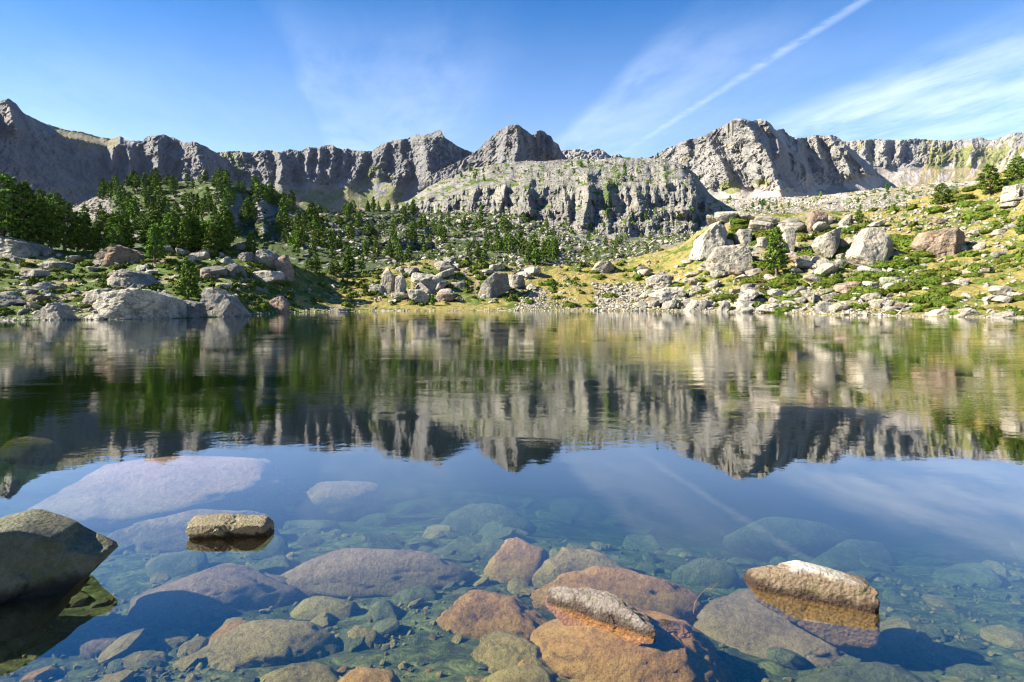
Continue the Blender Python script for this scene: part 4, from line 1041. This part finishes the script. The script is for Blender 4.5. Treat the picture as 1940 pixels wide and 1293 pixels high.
def pine(pos, h, wide, var, label, group=None, small=False, rz=None):
    rz = rng.uniform(0, 6.3) if rz is None else rz
    if small:
        o = link('pine_tree', PINES_S[var]); r_ = o
    else:
        r_ = bpy.data.objects.new('pine_tree', None); COL.objects.link(r_)
        link('trunk', PINES[var][0], r_); link('crown', PINES[var][1], r_)
    r_.location = pos; r_.scale = (h * wide, h * wide, h); r_.rotation_euler = (0, 0, rz)
    return tag(r_, label, 'tree', group)

HP = [ # sheet, px, py base, height px, width factor, variant, label
 (SA, 8, 474, 150, 1.15, 2, 'tall dark pine cut by the left edge of the view'), (SA, 46, 476, 135, 1.0, 4, 'tall broad dark pine, second from the left edge'), (SA, 74, 470, 100, .9, 1, 'dark pine standing behind the second pine from the left edge'),
 (SA, 122, 476, 98, 1.15, 2, 'full pine with a bright left side, last of the left-edge group'), (SA, 96, 470, 88, .9, 0, 'slim pine left of the full bright-sided pine'), (SA, 148, 474, 70, 1.0, 5, 'dark low pine right of the full bright-sided pine'),
 (SA, 292, 500, 76, 1.15, 4, 'bright pine with a bare lower trunk right of the house-shaped boulder'), (SA, 358, 568, 80, 1.25, 1, 'lone bushy dark pine close to the water among the shore boulders'),
 (SA, 1471, 523, 94, 1.0, 4, 'tall lone pine with a bare lower trunk on the right bank'), (SA, 1876, 366, 58, 1.35, 5, 'broad bushy pine on the upper right slope'), (SA, 1784, 388, 42, 1.45, 2, 'small rounded pine on the skyline of the right slope'),
 (SA, 1925, 340, 46, 1.5, 5, 'spreading pine at the right edge of the skyline'), (SA, 1938, 440, 36, 1.2, 2, 'dark young pine cut by the right edge of the view'), (SA, 820, 580, 22, 1.2, 0, 'tiny conifer by the pinkish boulder at the central shore'),
 (SA, 1628, 424, 26, 1.4, 2, 'little dark conifer behind the pointed skyline boulder'),
]
for (sh, px, py, hp, wd, vr, lab) in HP:
    p_ = sh.look(px, py)[0]
    pine(p_ - np.array([0, 0, .1]), hp * p_[1] / F, wd, vr, lab)
# the wooded parts: groups of look-alike pines
TG = [ # sheet, x0,x1,y0,y1,n,h0,h1,label,group
 (SA, 150, 480, 468, 482, 30, 44, 76, 'tall green pine in the front row at the foot of the wooded knoll', 'front row of pines below the knoll'),
 (SC, 185, 640, -1, 16, 52, 16, 34, 'pine on the skyline crest of the wooded knoll', 'pines on the crest of the knoll'),
 (SC, 190, 540, 366, 445, 66, 24, 44, 'dark pine on the face of the wooded knoll', 'pines on the face of the knoll'),
 (SC, -120, 160, 415, 460, 22, 40, 76, 'dark pine behind the tall pines at the left edge', 'pines behind the left edge group'),
 (SB, 520, 660, 415, 500, 48, 16, 40, 'dark pine in the hollow right of the wooded knoll', 'pines in the hollow right of the knoll'),
 (SB, 640, 800, -1, 6, 26, 14, 26, 'small pine on the crest of the terraces below the grey mountain', 'pines on the terrace crest'),
 (SB, 640, 960, 425, 500, 66, 14, 34, 'dark pine on the rubble terraces left of centre', 'pines on the rubble terraces'),
 (SB, 960, 1055, 478, 505, 12, 28, 44, 'pine in the dense dark clump above the yellow meadow', 'clump of pines above the meadow'),
 (SB, 860, 1250, 410, 485, 34, 8, 22, 'small scattered pine on the bright rubble below the cliff', 'scattered pines below the cliff'),
 (SA, 560, 700, 500, 530, 10, 24, 40, 'pine at the head of the yellow meadow', 'pines at the head of the meadow'),
]
for (sh, x0, x1, y0, y1, n, h0, h1, lab, grp) in TG:
    for i in range(n):
        px = rng.uniform(x0, x1)
        py = rng.uniform(y0, y1) if y0 >= 0 else float(np.interp(px, sh.px, sh.cy)) + rng.uniform(y0, y1)
        p_ = sh.look(px, py)[0]; hp = rng.uniform(h0, h1)
        pine(p_ - np.array([0, 0, .1]), hp * p_[1] / F, rng.uniform(.9, 1.35), int(rng.integers(0, 6)), lab, grp, small=hp < 45)
# thin far-off pines
fp = []
for (sh, x0, x1, y0, y1, n) in [(SD, 760, 1420, 300, 350, 40), (SD, 800, 1400, 400, 450, 40), (SE, 1350, 1750, 360, 430, 30)]:
    p_, s_, q_ = scatter(sh, x0, x1, y0, y1, n, 5, 9); fp.append((p_, q_))
PS = [(np.array(v), np.array(f)) for v, f in [(lambda a: (a[2], a[3]))(pine_geo(480 + i, nb=14, per=6, sz=.16)) for i in range(3)]]
P_ = np.concatenate([a for a, _ in fp]); q_ = np.concatenate([b for _, b in fp])
merged('far_pines', PS, P_, q_ * P_[:, 1] / F * 1.6, 'needle')

# ------------------------------------------------------------------ foreground rocks, dry and sunken
def wet(name, top, wetc, algae, hline=.05, sc=6., pale=None):
    """rock that is dry above the water, dark and wet at the waterline and coated with algae below"""
    m, t, b = new_mat(name)
    g = t.node('ShaderNodeNewGeometry').outputs['Position']
    z = t.node('ShaderNodeSeparateXYZ'); t.put(z.inputs[0], g); z = z.outputs[2]
    n1 = t.noise(g, sc * .5, 7, .65); n2 = t.noise(g, sc * 5, 8, .75); n3 = t.noise(g, sc * 1.4, 6, .7)
    dry = t.ramp(t.math('ADD', t.math('MULTIPLY', n1, .4), t.math('MULTIPLY', n2, .6)), [(.34, tuple(v * .28 for v in top)), (.46, tuple(v * .7 for v in top)), (.60, top)])
    if pale: dry = t.mix(t.math('MULTIPLY', t.step(t.math('ADD', z, t.math('MULTIPLY', t.math('SUBTRACT', n3, .5), .12)), pale[1], pale[1] + .05), .85), dry, pale[0])
    dry = t.mix(t.math('MULTIPLY', t.step(n3, .52, .62), .55), dry, (.11, .12, .035))
    sub_ = t.ramp(t.math('ADD', t.math('MULTIPLY', n3, .4), t.math('MULTIPLY', n2, .6)), [(.36, tuple(v * .22 for v in algae)), (.48, tuple(v * .6 for v in algae)), (.62, algae)])
    c = t.mix(t.step(t.math('ADD', z, t.math('ADD', t.math('MULTIPLY', t.math('SUBTRACT', n1, .5), .26), t.math('MULTIPLY', t.math('SUBTRACT', n2, .5), .05))), hline * .3, hline * 1.5), wetc, dry)
    c = t.mix(t.step(t.math('ADD', z, t.math('MULTIPLY', t.math('SUBTRACT', n3, .5), .05)), -.035, .004), sub_, c)
    t.base(b, c, .8)
    t.put(b.inputs['Roughness'], t.math('ADD', .35, t.math('MULTIPLY', t.step(z, 0, hline), .5)))
    hh = t.math('ADD', t.noise(g, sc * 3, 9, .72), t.math('MULTIPLY', t.voro(g, sc * 6), .35))
    t.put(b.inputs['Normal'], t.bump(hh, .8, .35 / sc))
    return m
def sunk(name, a, b_, c3, sc=5.):
    m, t, b = new_mat(name)
    g = t.node('ShaderNodeNewGeometry').outputs['Position']
    n1 = t.noise(g, sc * .5, 6, .62, .4); n2 = t.noise(g, sc * 6, 7, .75); n3 = t.noise(g, sc * 1.5, 6, .7)
    c = t.ramp(t.math('ADD', t.math('MULTIPLY', n1, .45), t.math('MULTIPLY', n2, .55)), [(.36, c3), (.48, a), (.62, b_)])
    c = t.mix(t.math('MULTIPLY', t.step(n3, .54, .66), .6), c, c3)
    n4 = t.noise(g, sc * 22, 5, .75)
    c = t.mix(t.math('MULTIPLY', t.step(n4, .50, .62), .55), c, c3)
    c = t.mix(t.math('MULTIPLY', t.step(t.math('SUBTRACT', 1.0, n4), .54, .66), .35), c, b_)
    t.base(b, c, .56); b.inputs['Roughness'].default_value = .9
    t.put(b.inputs['Normal'], t.bump(t.noise(g, sc * 4, 9, .72), .8, .3 / sc))
    return m
M['wet_dark'] = wet('wet_dark_boulder', (.19, .19, .13), (.022, .018, .014), (.10, .075, .03), hline=.10)
M['wet_small'] = wet('wet_small_stone', (.26, .22, .14), (.03, .022, .014), (.20, .10, .025), hline=.03, sc=9)
M['wet_grey'] = wet('wet_crusted_ridge', (.22, .19, .17), (.045, .03, .022), (.46, .20, .055), hline=.045, sc=9)
M['wet_tan'] = wet('wet_tan_rock', (.24, .18, .12), (.035, .02, .012), (.22, .12, .03), hline=.05, sc=7, pale=((.60, .57, .50), .13))
M['s_pink'] = sunk('sunken_pink_granite', (.60, .30, .19), (.84, .50, .35), (.24, .12, .08), 3)
M['s_blue'] = sunk('sunken_grey_granite', (.33, .215, .12), (.50, .35, .21), (.11, .07, .04), 4)
M['s_brown'] = sunk('sunken_brown_rock', (.35, .25, .075), (.54, .41, .14), (.08, .055, .02), 5)
M['s_orange'] = sunk('sunken_orange_rock', (.44, .22, .045), (.66, .40, .11), (.10, .045, .018), 5)
M['s_green'] = sunk('sunken_mossy_rock', (.17, .17, .08), (.28, .27, .13), (.05, .06, .025), 3)

def sunken(cx, py0, py1, wpx, mat, label, td=.25, bd=None, yaw=0., seed=0, sub=4, amp=.07, n=7, cat='rock', wk=1., sharp=30):
    """flat-lying sunken rock; its far top edge is seen at row py0, its near foot at row py1"""
    Yc = F * (EYE + td + .1) / ((py0 + py1) / 2 - HY)
    bdv = bd if bd else float(-bed_z(np.array([(cx - CX) / F * Yc]), np.array([Yc]))[0])
    bdv = max(bdv, td + .12)
    Yn = F * (EYE + bdv - .03) / (py1 - HY); Yf = F * (EYE + td) / (py0 - HY)
    dep = max(.12, (Yf - Yn) / 2); Y = (Yf + Yn) / 2
    w_ = wpx / F * Y / 2 * wk; hh = (bdv + .15 - td) / 2
    r_ = np.random.default_rng(seed + 70)
    D_, Fc = ICO[sub]
    N = [[0, 0, 1], [.2, -.55, 1], [-.3, -.3, 1], [.3, .1, 1], [0, 0, -1]]; H = [1, .86, .92, .95, 1]
    for k in range(n):
        a = 2 * math.pi * (k + r_.uniform(-.3, .3)) / n; e = r_.uniform(.05, .9)
        N.append([math.cos(a) * math.cos(e), math.sin(a) * math.cos(e), math.sin(e)]); H.append(r_.uniform(.78, 1.0))
    N = np.array(N, float); N /= np.linalg.norm(N, axis=1)[:, None]
    P_ = D_ * np.minimum(planes_shape(D_, N, np.array(H), sharp), 1.12)[:, None]
    nz_ = fbm(P_[:, 0] * 2.4, P_[:, 1] * 2.4, P_[:, 2] * 2.4, o=6, seed=seed, gain=.58)
    ck = np.abs(fbm(P_[:, 0] * 1.3 + P_[:, 1] * .6, P_[:, 1] * .9, P_[:, 2] * .8, o=3, seed=seed + 31))
    P_ = P_ * (1 + amp * 1.8 * nz_[:, None] - .07 * np.exp(-(ck / .025) ** 2)[:, None]) * [w_, dep, hh]
    o = link(cat if cat != 'rock' else 'sunken_rock', mesh_np('sunken_rock', P_, Fc, M[mat], True))
    o.location = ((cx - CX) / F * Y, Y, -(td + hh)); o.rotation_euler = (0, 0, yaw)
    return tag(o, label, 'rock')

SK = [ # cx, py0, py1, w, material, label, opts
 (335, 848, 1002, 470, 's_pink', 'huge flat pink slab under clear water behind the small dark stone', dict(td=.13, bd=.70, yaw=.30, sub=5, n=7, amp=.03, wk=1.0)),
 (385, 955, 1062, 330, 's_blue', 'pale grey slab under water that carries the small dark stone', dict(td=.12, bd=.60, yaw=.18, sub=5, n=7)),
 (405, 1046, 1178, 275, 's_blue', 'smooth sunken boulder rising to the right, in front of the small dark stone', dict(td=.12, yaw=.30, sub=5, amp=.03)),
 (700, 1020, 1128, 375, 's_blue', 'long rounded sunken boulder left of centre', dict(td=.12, yaw=.10, sub=5, amp=.03, n=11)),
 (935, 1012, 1064, 110, 's_green', 'dim greenish stone touching the right end of the long rounded boulder', dict(td=.35, yaw=.05)),
 (925, 945, 1012, 172, 's_green', 'round pale green stone lying alone in deeper water', dict(td=.38, bd=.70)),
 (512, 1152, 1274, 262, 's_brown', 'speckled brown sunken boulder near the bottom edge', dict(td=.14, yaw=.25, sub=5, amp=.04, n=11)),
 (196, 1180, 1244, 84, 's_blue', 'small pyramid-like sunken stone near the lower left', dict(td=.2, amp=.03, n=5, sharp=30)),
 (617, 1125, 1168, 128, 's_brown', 'thin flat tan stone above the speckled brown boulder', dict(td=.26, amp=.03)),
 (985, 1034, 1078, 130, 's_orange', 'ridged reddish sunken rock at the far end of the centre reef', dict(td=.08, yaw=-.2, amp=.12)),
 (1110, 1050, 1112, 180, 's_brown', 'brown crusted sunken rock between the reddish ridge and the orange block', dict(td=.07, yaw=-.15, amp=.12)),
 (1165, 1082, 1154, 285, 's_orange', 'flat orange sunken block behind the grey crusted ridge', dict(td=.05, yaw=-.12, amp=.08, sub=5)),
 (935, 1108, 1206, 205, 's_orange', 'orange-brown sunken block left of the dark cleft', dict(td=.12, yaw=-.3, amp=.10, sub=5)),
 (1195, 1128, 1320, 345, 's_orange', 'great orange sunken boulder under the grey crusted ridge', dict(td=.02, yaw=-.35, sub=5, amp=.07, n=7)),
 (975, 1186, 1276, 175, 's_brown', 'brown sunken block below the dark cleft at the bottom', dict(td=.16, yaw=-.3, amp=.1, sub=5)),
 (990, 1243, 1320, 150, 's_brown', 'yellowish sunken block at the bottom edge of the centre', dict(td=.16, yaw=-.1, amp=.08)),
 (1490, 1096, 1262, 350, 's_blue', 'broad reddish-grey slab under water in front of the tan and white rock', dict(td=.22, yaw=-.35, sub=5, amp=.04, n=7)),
 (1640, 1232, 1330, 300, 's_green', 'large mossy sunken boulder at the lower right', dict(td=.22, yaw=.1, sub=5)),
 (1440, 1262, 1330, 170, 's_green', 'dim mossy sunken stone left of the large mossy one at the bottom', dict(td=.35)),
 (1850, 1235, 1320, 160, 's_green', 'mossy sunken stone in the lower right corner', dict(td=.35)),
 (366, 1206, 1248, 78, 's_brown', 'small rounded sunken stone left of the speckled brown boulder', dict(td=.24)),
 (270, 1226, 1276, 108, 's_brown', 'oblong sunken stone left of the small rounded one', dict(td=.24, yaw=.1)),
 (225, 1262, 1320, 200, 's_orange', 'rusty sunken rock at the bottom edge near the left corner', dict(td=.28, yaw=.1)),
 (572, 1240, 1325, 190, 's_brown', 'tan sunken boulder at the bottom edge left of centre', dict(td=.2, yaw=.12)),
 (700, 1254, 1330, 130, 's_orange', 'dark orange sunken rock at the bottom edge next to the tan boulder', dict(td=.14, amp=.12)),
 (728, 1128, 1176, 78, 's_green', 'blocky sunken stone with a dark shadow right of it', dict(td=.26, n=5, sharp=26)),
 (790, 1100, 1142, 88, 's_green', 'dark-sided sunken stone below the long rounded boulder', dict(td=.28, n=5, sharp=26)),
 (688, 1174, 1228, 80, 's_brown', 'small brown sunken stone right of the speckled boulder', dict(td=.22)),
 (790, 1218, 1258, 62, 's_orange', 'little orange stone on the bright bed near the bottom', dict(td=.34)),
 (650, 902, 968, 170, 's_pink', 'faint pale rock far out under the blue water', dict(td=.45, bd=.8, yaw=.1)),
 (60, 830, 858, 120, 's_orange', 'flat orange rock under dark reflections at the left edge', dict(td=.45, bd=.8)),
 (1345, 1062, 1098, 130, 's_green', 'dim flat stone between the reef and the tan and white rock', dict(td=.4)),
 (240, 1008, 1052, 110, 's_blue', 'faint grey stone under water right of the big dark boulder', dict(td=.4)),
 (330, 1040, 1085, 120, 's_blue', 'faint blue-grey stone between the slab and the smooth boulder', dict(td=.35)),
 (860, 1085, 1118, 90, 's_green', 'dim green stone between the long boulder and the reef', dict(td=.36)),
 (1490, 985, 1030, 220, 's_green', 'dim hump on the bed in deeper water to the right', dict(td=.65, bd=1.0)),
 (1620, 1030, 1070, 160, 's_green', 'dim flat rock on the bed behind the tan and white rock', dict(td=.6, bd=.95)),
]
for i, (cx, a, b_, w_, mt, lab, kw) in enumerate(SK):
    sunken(cx, a, b_, w_, mt, lab, seed=i * 7 + 3, **kw)

# dry tops
outline_rock('boulder', [(-260, 1180), (-120, 1015), (-20, 992), (38, 989), (60, 996), (184, 1066), (176, 1084), (60, 1200), (-20, 1290), (-200, 1320)], 4.25, 'wet_dark', 'dark mossy boulder cut by the left edge, standing in the near water', thick=.42, sub=6, seed=77, amp=.035, facets=0,
             extra=[(.62, -1, .02, .42), (-.1, -.3, 1, .94)], sink=0, nsc=.4, sharp=90)
outline_rock('stone', [(357, 985), (366, 978), (440, 983), (492, 980), (508, 993), (509, 1020), (480, 1045), (380, 1045)], 5.30, 'wet_small', 'small dark stone with a lit top, alone in the water left of centre', cat='stone', thick=.36, sub=5, seed=78, amp=.07, facets=0, extra=[(.1, -1, -.5, .32), (.0, .2, 1, .90)], sink=0, nsc=.3)
outline_rock('stone', [(1034, 1140), (1040, 1124), (1060, 1117), (1120, 1124), (1165, 1138), (1205, 1160), (1240, 1188), (1240, 1212), (1160, 1222), (1080, 1190)], 3.98, 'wet_grey', 'grey crusted ridge breaking the surface above the orange sunken boulder', cat='rock', thick=.30, sub=5, seed=79, amp=.11, facets=0, extra=[(-.1, -1, .85, .62)], sink=0, nsc=.2, slant=-.0024)
outline_rock('stone', [(1230, 1196), (1240, 1184), (1262, 1178), (1296, 1185), (1314, 1198), (1316, 1214), (1240, 1216)], 3.85, 'wet_grey', 'little crusted knob at the right end of the grey ridge', cat='rock', thick=.35, sub=5, seed=80, amp=.12, facets=0, extra=[(0, -1, 1.2, .7)], sink=0, nsc=.25)
outline_rock('boulder', [(1415, 1108), (1441, 1064), (1482, 1060), (1520, 1071), (1590, 1060), (1625, 1074), (1650, 1095), (1664, 1140), (1660, 1185), (1640, 1222), (1580, 1215), (1425, 1130)], 4.22, 'wet_tan', 'tan rock with a white top standing out of the water at lower right', cat='rock', thick=.36, sub=6, seed=81, amp=.04, facets=0,
             extra=[(-.10, -1, .10, .46), (.05, -.62, 1, .66), (1, -.35, 0, .88)], sink=0, nsc=.35, sharp=90, slant=-.0015)

# gravel and small stones on the bed near the bank
n = 9500
py_ = rng.uniform(1000, 1400, n); px_ = rng.uniform(-250, 2200, n)
Yb = F * (EYE + .55) / (py_ - HY); Xb = (px_ - CX) / F * Yb
kk = rng.uniform(0, 1, n) < sstep(fbm(Xb * 1.3, Yb * 1.3, seed=160, o=3), -.25, .3) * .9 + .1
Xb, Yb = Xb[kk], Yb[kk]; Zb = bed_z(Xb, Yb)
sz = .006 + .035 * rng.uniform(0, 1, len(Xb)) ** 4
merged('bed_gravel', HULLS, np.stack([Xb, Yb, Zb + sz * .2], -1), sz, 's_brown')
n = 480
py_ = rng.uniform(985, 1420, n); px_ = rng.uniform(-250, 2200, n)
Yb = F * (EYE + .45) / (py_ - HY); Xb = (px_ - CX) / F * Yb; Zb = bed_z(Xb, Yb)
sz = .03 + .13 * rng.uniform(0, 1, n) ** 3
P9 = np.stack([Xb, Yb, Zb + sz * .05], -1); CB = [(lambda a: (a[0], a[1]))(chop_rock(970 + i, 2, 7, .55)) for i in range(8)]
q9 = rng.uniform(0, 1, n)
for nm9, mt9, k9 in (('brown_cobbles', 's_brown', q9 < .5), ('green_cobbles', 's_green', (q9 >= .5) & (q9 < .93)), ('orange_cobbles', 's_orange', q9 >= .93)):
    merged(nm9, CB, P9[k9], sz[k9], mt9)
n = 260
Yb = rng.uniform(5.5, 22, n); Xb = rng.uniform(-.9, .9, n) * Yb; Zb = bed_z(Xb, Yb); sz = rng.uniform(.06, .32, n) * (.6 + Yb / 18)
merged('bed_stones', [chop_rock(950 + i, 3, 9, .5) for i in range(4)], np.stack([Xb, Yb, Zb + sz * .05], -1), sz, 's_green')

# twig sticking out of the water
def tube_obj(name, pts, r0, r1, mat, label, cat):
    cu = bpy.data.curves.new(name, 'CURVE'); cu.dimensions = '3D'; cu.bevel_depth = 1; cu.bevel_resolution = 1
    for line in pts:
        s_ = cu.splines.new('POLY'); s_.points.add(len(line) - 1)
        for i, p in enumerate(line):
            s_.points[i].co = (*p, 1); s_.points[i].radius = r0 + (r1 - r0) * i / max(1, len(line) - 1)
    tmp = bpy.data.objects.new(name, cu); COL.objects.link(tmp)
    dg = bpy.context.evaluated_depsgraph_get(); me = bpy.data.meshes.new_from_object(tmp.evaluated_get(dg))
    bpy.data.objects.remove(tmp); me.materials.clear(); me.materials.append(mat)
    return tag(link(name, me), label, cat)
def A3(px, py, Y): return tuple(at(np.array([float(px)]), np.array([float(py)]), np.array([float(Y)]))[0])
tube_obj('twig', [[A3(1314, 1163, 3.95), A3(1316, 1145, 3.98), A3(1324, 1130, 4.0), A3(1338, 1116, 4.02), A3(1355, 1107, 4.05), A3(1371, 1102, 4.06)], [A3(1338, 1116, 4.02), A3(1348, 1116, 4.0), A3(1362, 1104, 4.0)]], .0035, .0015, M['bark'], 'thin curved dry twig sticking out of the water left of the tan and white rock', 'twig')

# ------------------------------------------------------------------ thin blue mountain air
mh = bpy.data.materials.new('haze'); mh.use_nodes = True
t = NT(mh.node_tree); t.n.clear(); out = t.node('ShaderNodeOutputMaterial')
pv = t.node('ShaderNodeVolumePrincipled'); pv.inputs['Color'].default_value = (.45, .60, 1.0, 1); pv.inputs['Density'].default_value = .000014
t.l.new(pv.outputs[0], out.inputs['Volume'])
bm = bmesh.new(); bmesh.ops.create_cube(bm, size=1)
for v in bm.verts: v.co = (v.co.x * 7600, v.co.y * 3400 + 1500, v.co.z * 1640 - 4)
me = bpy.data.meshes.new('haze'); bm.to_mesh(me); bm.free(); me.materials.append(mh)
link('haze', me)['kind'] = 'stuff'

# ------------------------------------------------------------------ tell the look-alikes apart by what they stand beside
LM = [(60, 470, 'the large smooth boulder at the left edge'), (235, 485, 'the house-shaped boulder'), (250, 530, 'the low peaked grey boulder'), (265, 578, 'the biggest shore boulder'), (358, 530, 'the lone shore pine'),
 (105, 590, 'the wedge-shaped shore boulder'), (110, 502, 'the flat boulder under the left pines'), (82, 545, 'the small rounded left bank boulder'), (20, 572, 'the long boulder cut by the left edge'), (20, 520, 'the left edge of the lake bank'), (160, 520, 'the open shrubby patch of the left bank'),
 (435, 575, 'the big sloping shaded boulder'), (503, 488, 'the overhanging dark boulder'), (545, 508, 'the upright brown block'), (440, 515, 'the tilted left bank boulder'), (528, 580, 'the brown hooded boulder'), (390, 475, 'the small peaked boulder by the pines'),
 (600, 575, 'the shaded grassy spur'), (650, 540, 'the left end of the yellow meadow'), (745, 535, 'the two rock pillars'), (810, 533, 'the long ribbed slab'), (840, 503, 'the flat outcrop of the central rise'), (935, 540, 'the broad grey block'), (845, 565, 'the pinkish flat boulder'), (690, 580, 'the low white waterline rocks'),
 (1005, 575, 'the left scree cone'), (1066, 580, 'the small scree patch between the cones'), (1178, 570, 'the right scree cone'), (1090, 530, 'the yellow meadow'), (1140, 508, 'the lone cracked boulder'), (1250, 535, 'the bright upper block'), (1262, 558, 'the big bright block'), (1240, 490, 'the head of the yellow meadow'),
 (1318, 580, 'the dark-flanked waterline boulder'), (1415, 566, 'the long leaning slab'), (1390, 492, 'the largest smooth slab boulder'), (1345, 455, 'the steep left outcrop'), (1471, 480, 'the tall lone pine'), (1494, 455, 'the narrow upright rock'), (1553, 422, 'the rusty skyline boulder'), (1475, 588, 'the long white shore slab'),
 (1565, 460, 'the broken outcrop'), (1652, 468, 'the tent-shaped cracked boulder'), (1614, 545, 'the pinkish wedge boulder'), (1565, 585, 'the speckled dark-footed boulder'), (1530, 520, 'the grassy hollow right of the lone pine'), (1790, 462, 'the orange-brown cubic boulder'), (1712, 540, 'the split white block'), (1748, 497, 'the two upright white stones'),
 (1770, 594, 'the left long waterline rock'), (1825, 592, 'the peaked waterline rock'), (1895, 597, 'the right long waterline rock'), (1897, 549, 'the white slab pointing down'), (1820, 538, 'the jagged white rock'), (1893, 438, 'the bright flat-faced boulder'), (1938, 362, 'the white boulder with the hollow'),
 (1784, 370, 'the rounded skyline pine'), (1876, 345, 'the broad bushy pine'), (1700, 420, 'the stony crest of the right slope'), (1840, 400, 'the upper grassy slope'), (1870, 500, 'the stony grass at the right edge'), (1680, 590, 'the grassy strip above the right waterline'),
 (180, 390, 'the rubble at the left end of the knoll'), (240, 365, 'the left shoulder of the knoll'), (310, 350, 'the summit of the knoll'), (390, 352, 'the middle of the knoll crest'), (460, 368, 'the right shoulder of the knoll'), (540, 390, 'the right end of the knoll crest'), (620, 418, 'the tail of the knoll crest'), (470, 400, 'the shaded crag of the knoll'),
 (250, 410, 'the left face of the knoll'), (340, 400, 'the middle face of the knoll'), (400, 430, 'the lower face of the knoll'), (200, 465, 'the gap behind the house-shaped boulder'), (300, 465, 'the bright pine with bare trunk'), (440, 465, 'the right end of the front pine row'), (40, 430, 'the two tall pines at the left edge'), (122, 430, 'the full bright-sided pine'), (-60, 440, 'the far left of the bank'),
 (560, 450, 'the hollow beside the knoll'), (620, 480, 'the pines of the lower hollow'), (700, 400, 'the left half of the terrace crest'), (770, 402, 'the right half of the terrace crest'), (750, 430, 'the shaded terrace crag'), (700, 470, 'the lower left terraces'), (800, 480, 'the pale slabs of the terraces'), (860, 440, 'the foot of the cliff on its left'), (900, 480, 'the central terraces'),
 (1005, 490, 'the dense dark clump'), (980, 430, 'the rubble under the main cliff wall'), (1080, 440, 'the white rubble below the dark gully'), (1120, 470, 'the rubble above the meadow'), (1200, 450, 'the pale slabs under the right of the cliff'), (1280, 450, 'the slabs near the right outcrop'), (1300, 400, 'the right corner of the cliff'), (1450, 390, 'the talus plain'), (1600, 385, 'the talus below the scree'),
 (650, 510, 'the left end of the meadow pines')]
ORD = ['leftmost', 'second from left', 'third from left', 'fourth from left', 'fifth from left', 'sixth from left', 'seventh from left', 'eighth from left', 'ninth from left']
HEAD = {'small boulders on the left bank': 'boulder', 'small rocks on the central shore': 'rock', 'small boulders on the right slope': 'boulder', 'blocks of the scree cones': 'scree block', 'boulders on the rubble terraces': 'terrace boulder', 'rocks on the wooded knoll': 'rock',
        'cushion shrubs on the left bank': 'cushion shrub', 'low shrubs on the central shore': 'low shrub', 'juniper mats on the right slope': 'juniper mat'}
lab = {}
for o in list(COL.objects):
    if o.parent or 'group' not in o: continue
    x, y, z = o.location
    px = CX + x / y * F; cat_ = o['category']
    hz = o.scale[2] * (.5 if cat_ == 'tree' else .2)
    py = HY - (z + hz - EYE) / y * F
    d = [((px - a) ** 2 + (1.6 * (py - b_)) ** 2, a, b_, n_) for a, b_, n_ in LM]
    _, a, b_, nm = min(d)
    dx, dy = px - a, 1.6 * (py - b_)
    rel = 'at' if abs(dx) < 9 and abs(dy) < 9 else (('left of' if dx < 0 else 'right of') if abs(dx) > abs(dy) else ('above' if dy < 0 else 'below'))
    wide = o.scale[0] / y * F * 2 if cat_ != 'tree' else o.scale[2] / y * F
    if cat_ == 'tree':
        sz = 'tall' if wide > 50 else ('medium' if wide > 30 else 'small'); hd = 'green pine' if len(nm.split()) < 7 else 'pine'
        sh_ = ['slim ', 'broad '][int(o.scale[0] / o.scale[2] > 1.12)]; base = f'{sz} {sh_}{hd}'
    elif cat_ == 'shrub':
        sz = 'broad' if wide > 34 else ('mid-sized' if wide > 22 else 'small'); base = f'{sz} green {HEAD[o["group"]]}'
    else:
        mn = o.data.materials[0].name; col_ = 'pale' if 'pale' in mn else ('grey' if 'grey' in mn else 'rusty')
        sz = 'large' if wide > 20 else ('mid-sized' if wide > 14 else 'small'); fl = 'flat ' if o.scale[2] / o.scale[0] < .72 else ''
        base = f'{sz} {fl}{col_} {HEAD[o["group"]]}'
    lab.setdefault(f'{base} {rel} {nm}', []).append((px, o))
for k, v in lab.items():
    v.sort(key=lambda q: q[0])
    if len(v) == 1: v[0][1]['label'] = k
    else:
        for i, (px, o) in enumerate(v):
            if len(k.split()) > 13: o['label'] = k
            elif i < 9:
                o['label'] = ' '.join((f'{k}, {ORD[i]}' if i < len(v) - 1 or len(v) < 3 else f'{k}, rightmost').split()[:16])
                if len(v) == 2: o['label'] = f'{k}, {"left" if i == 0 else "right"} one'
            else: o['label'] = k
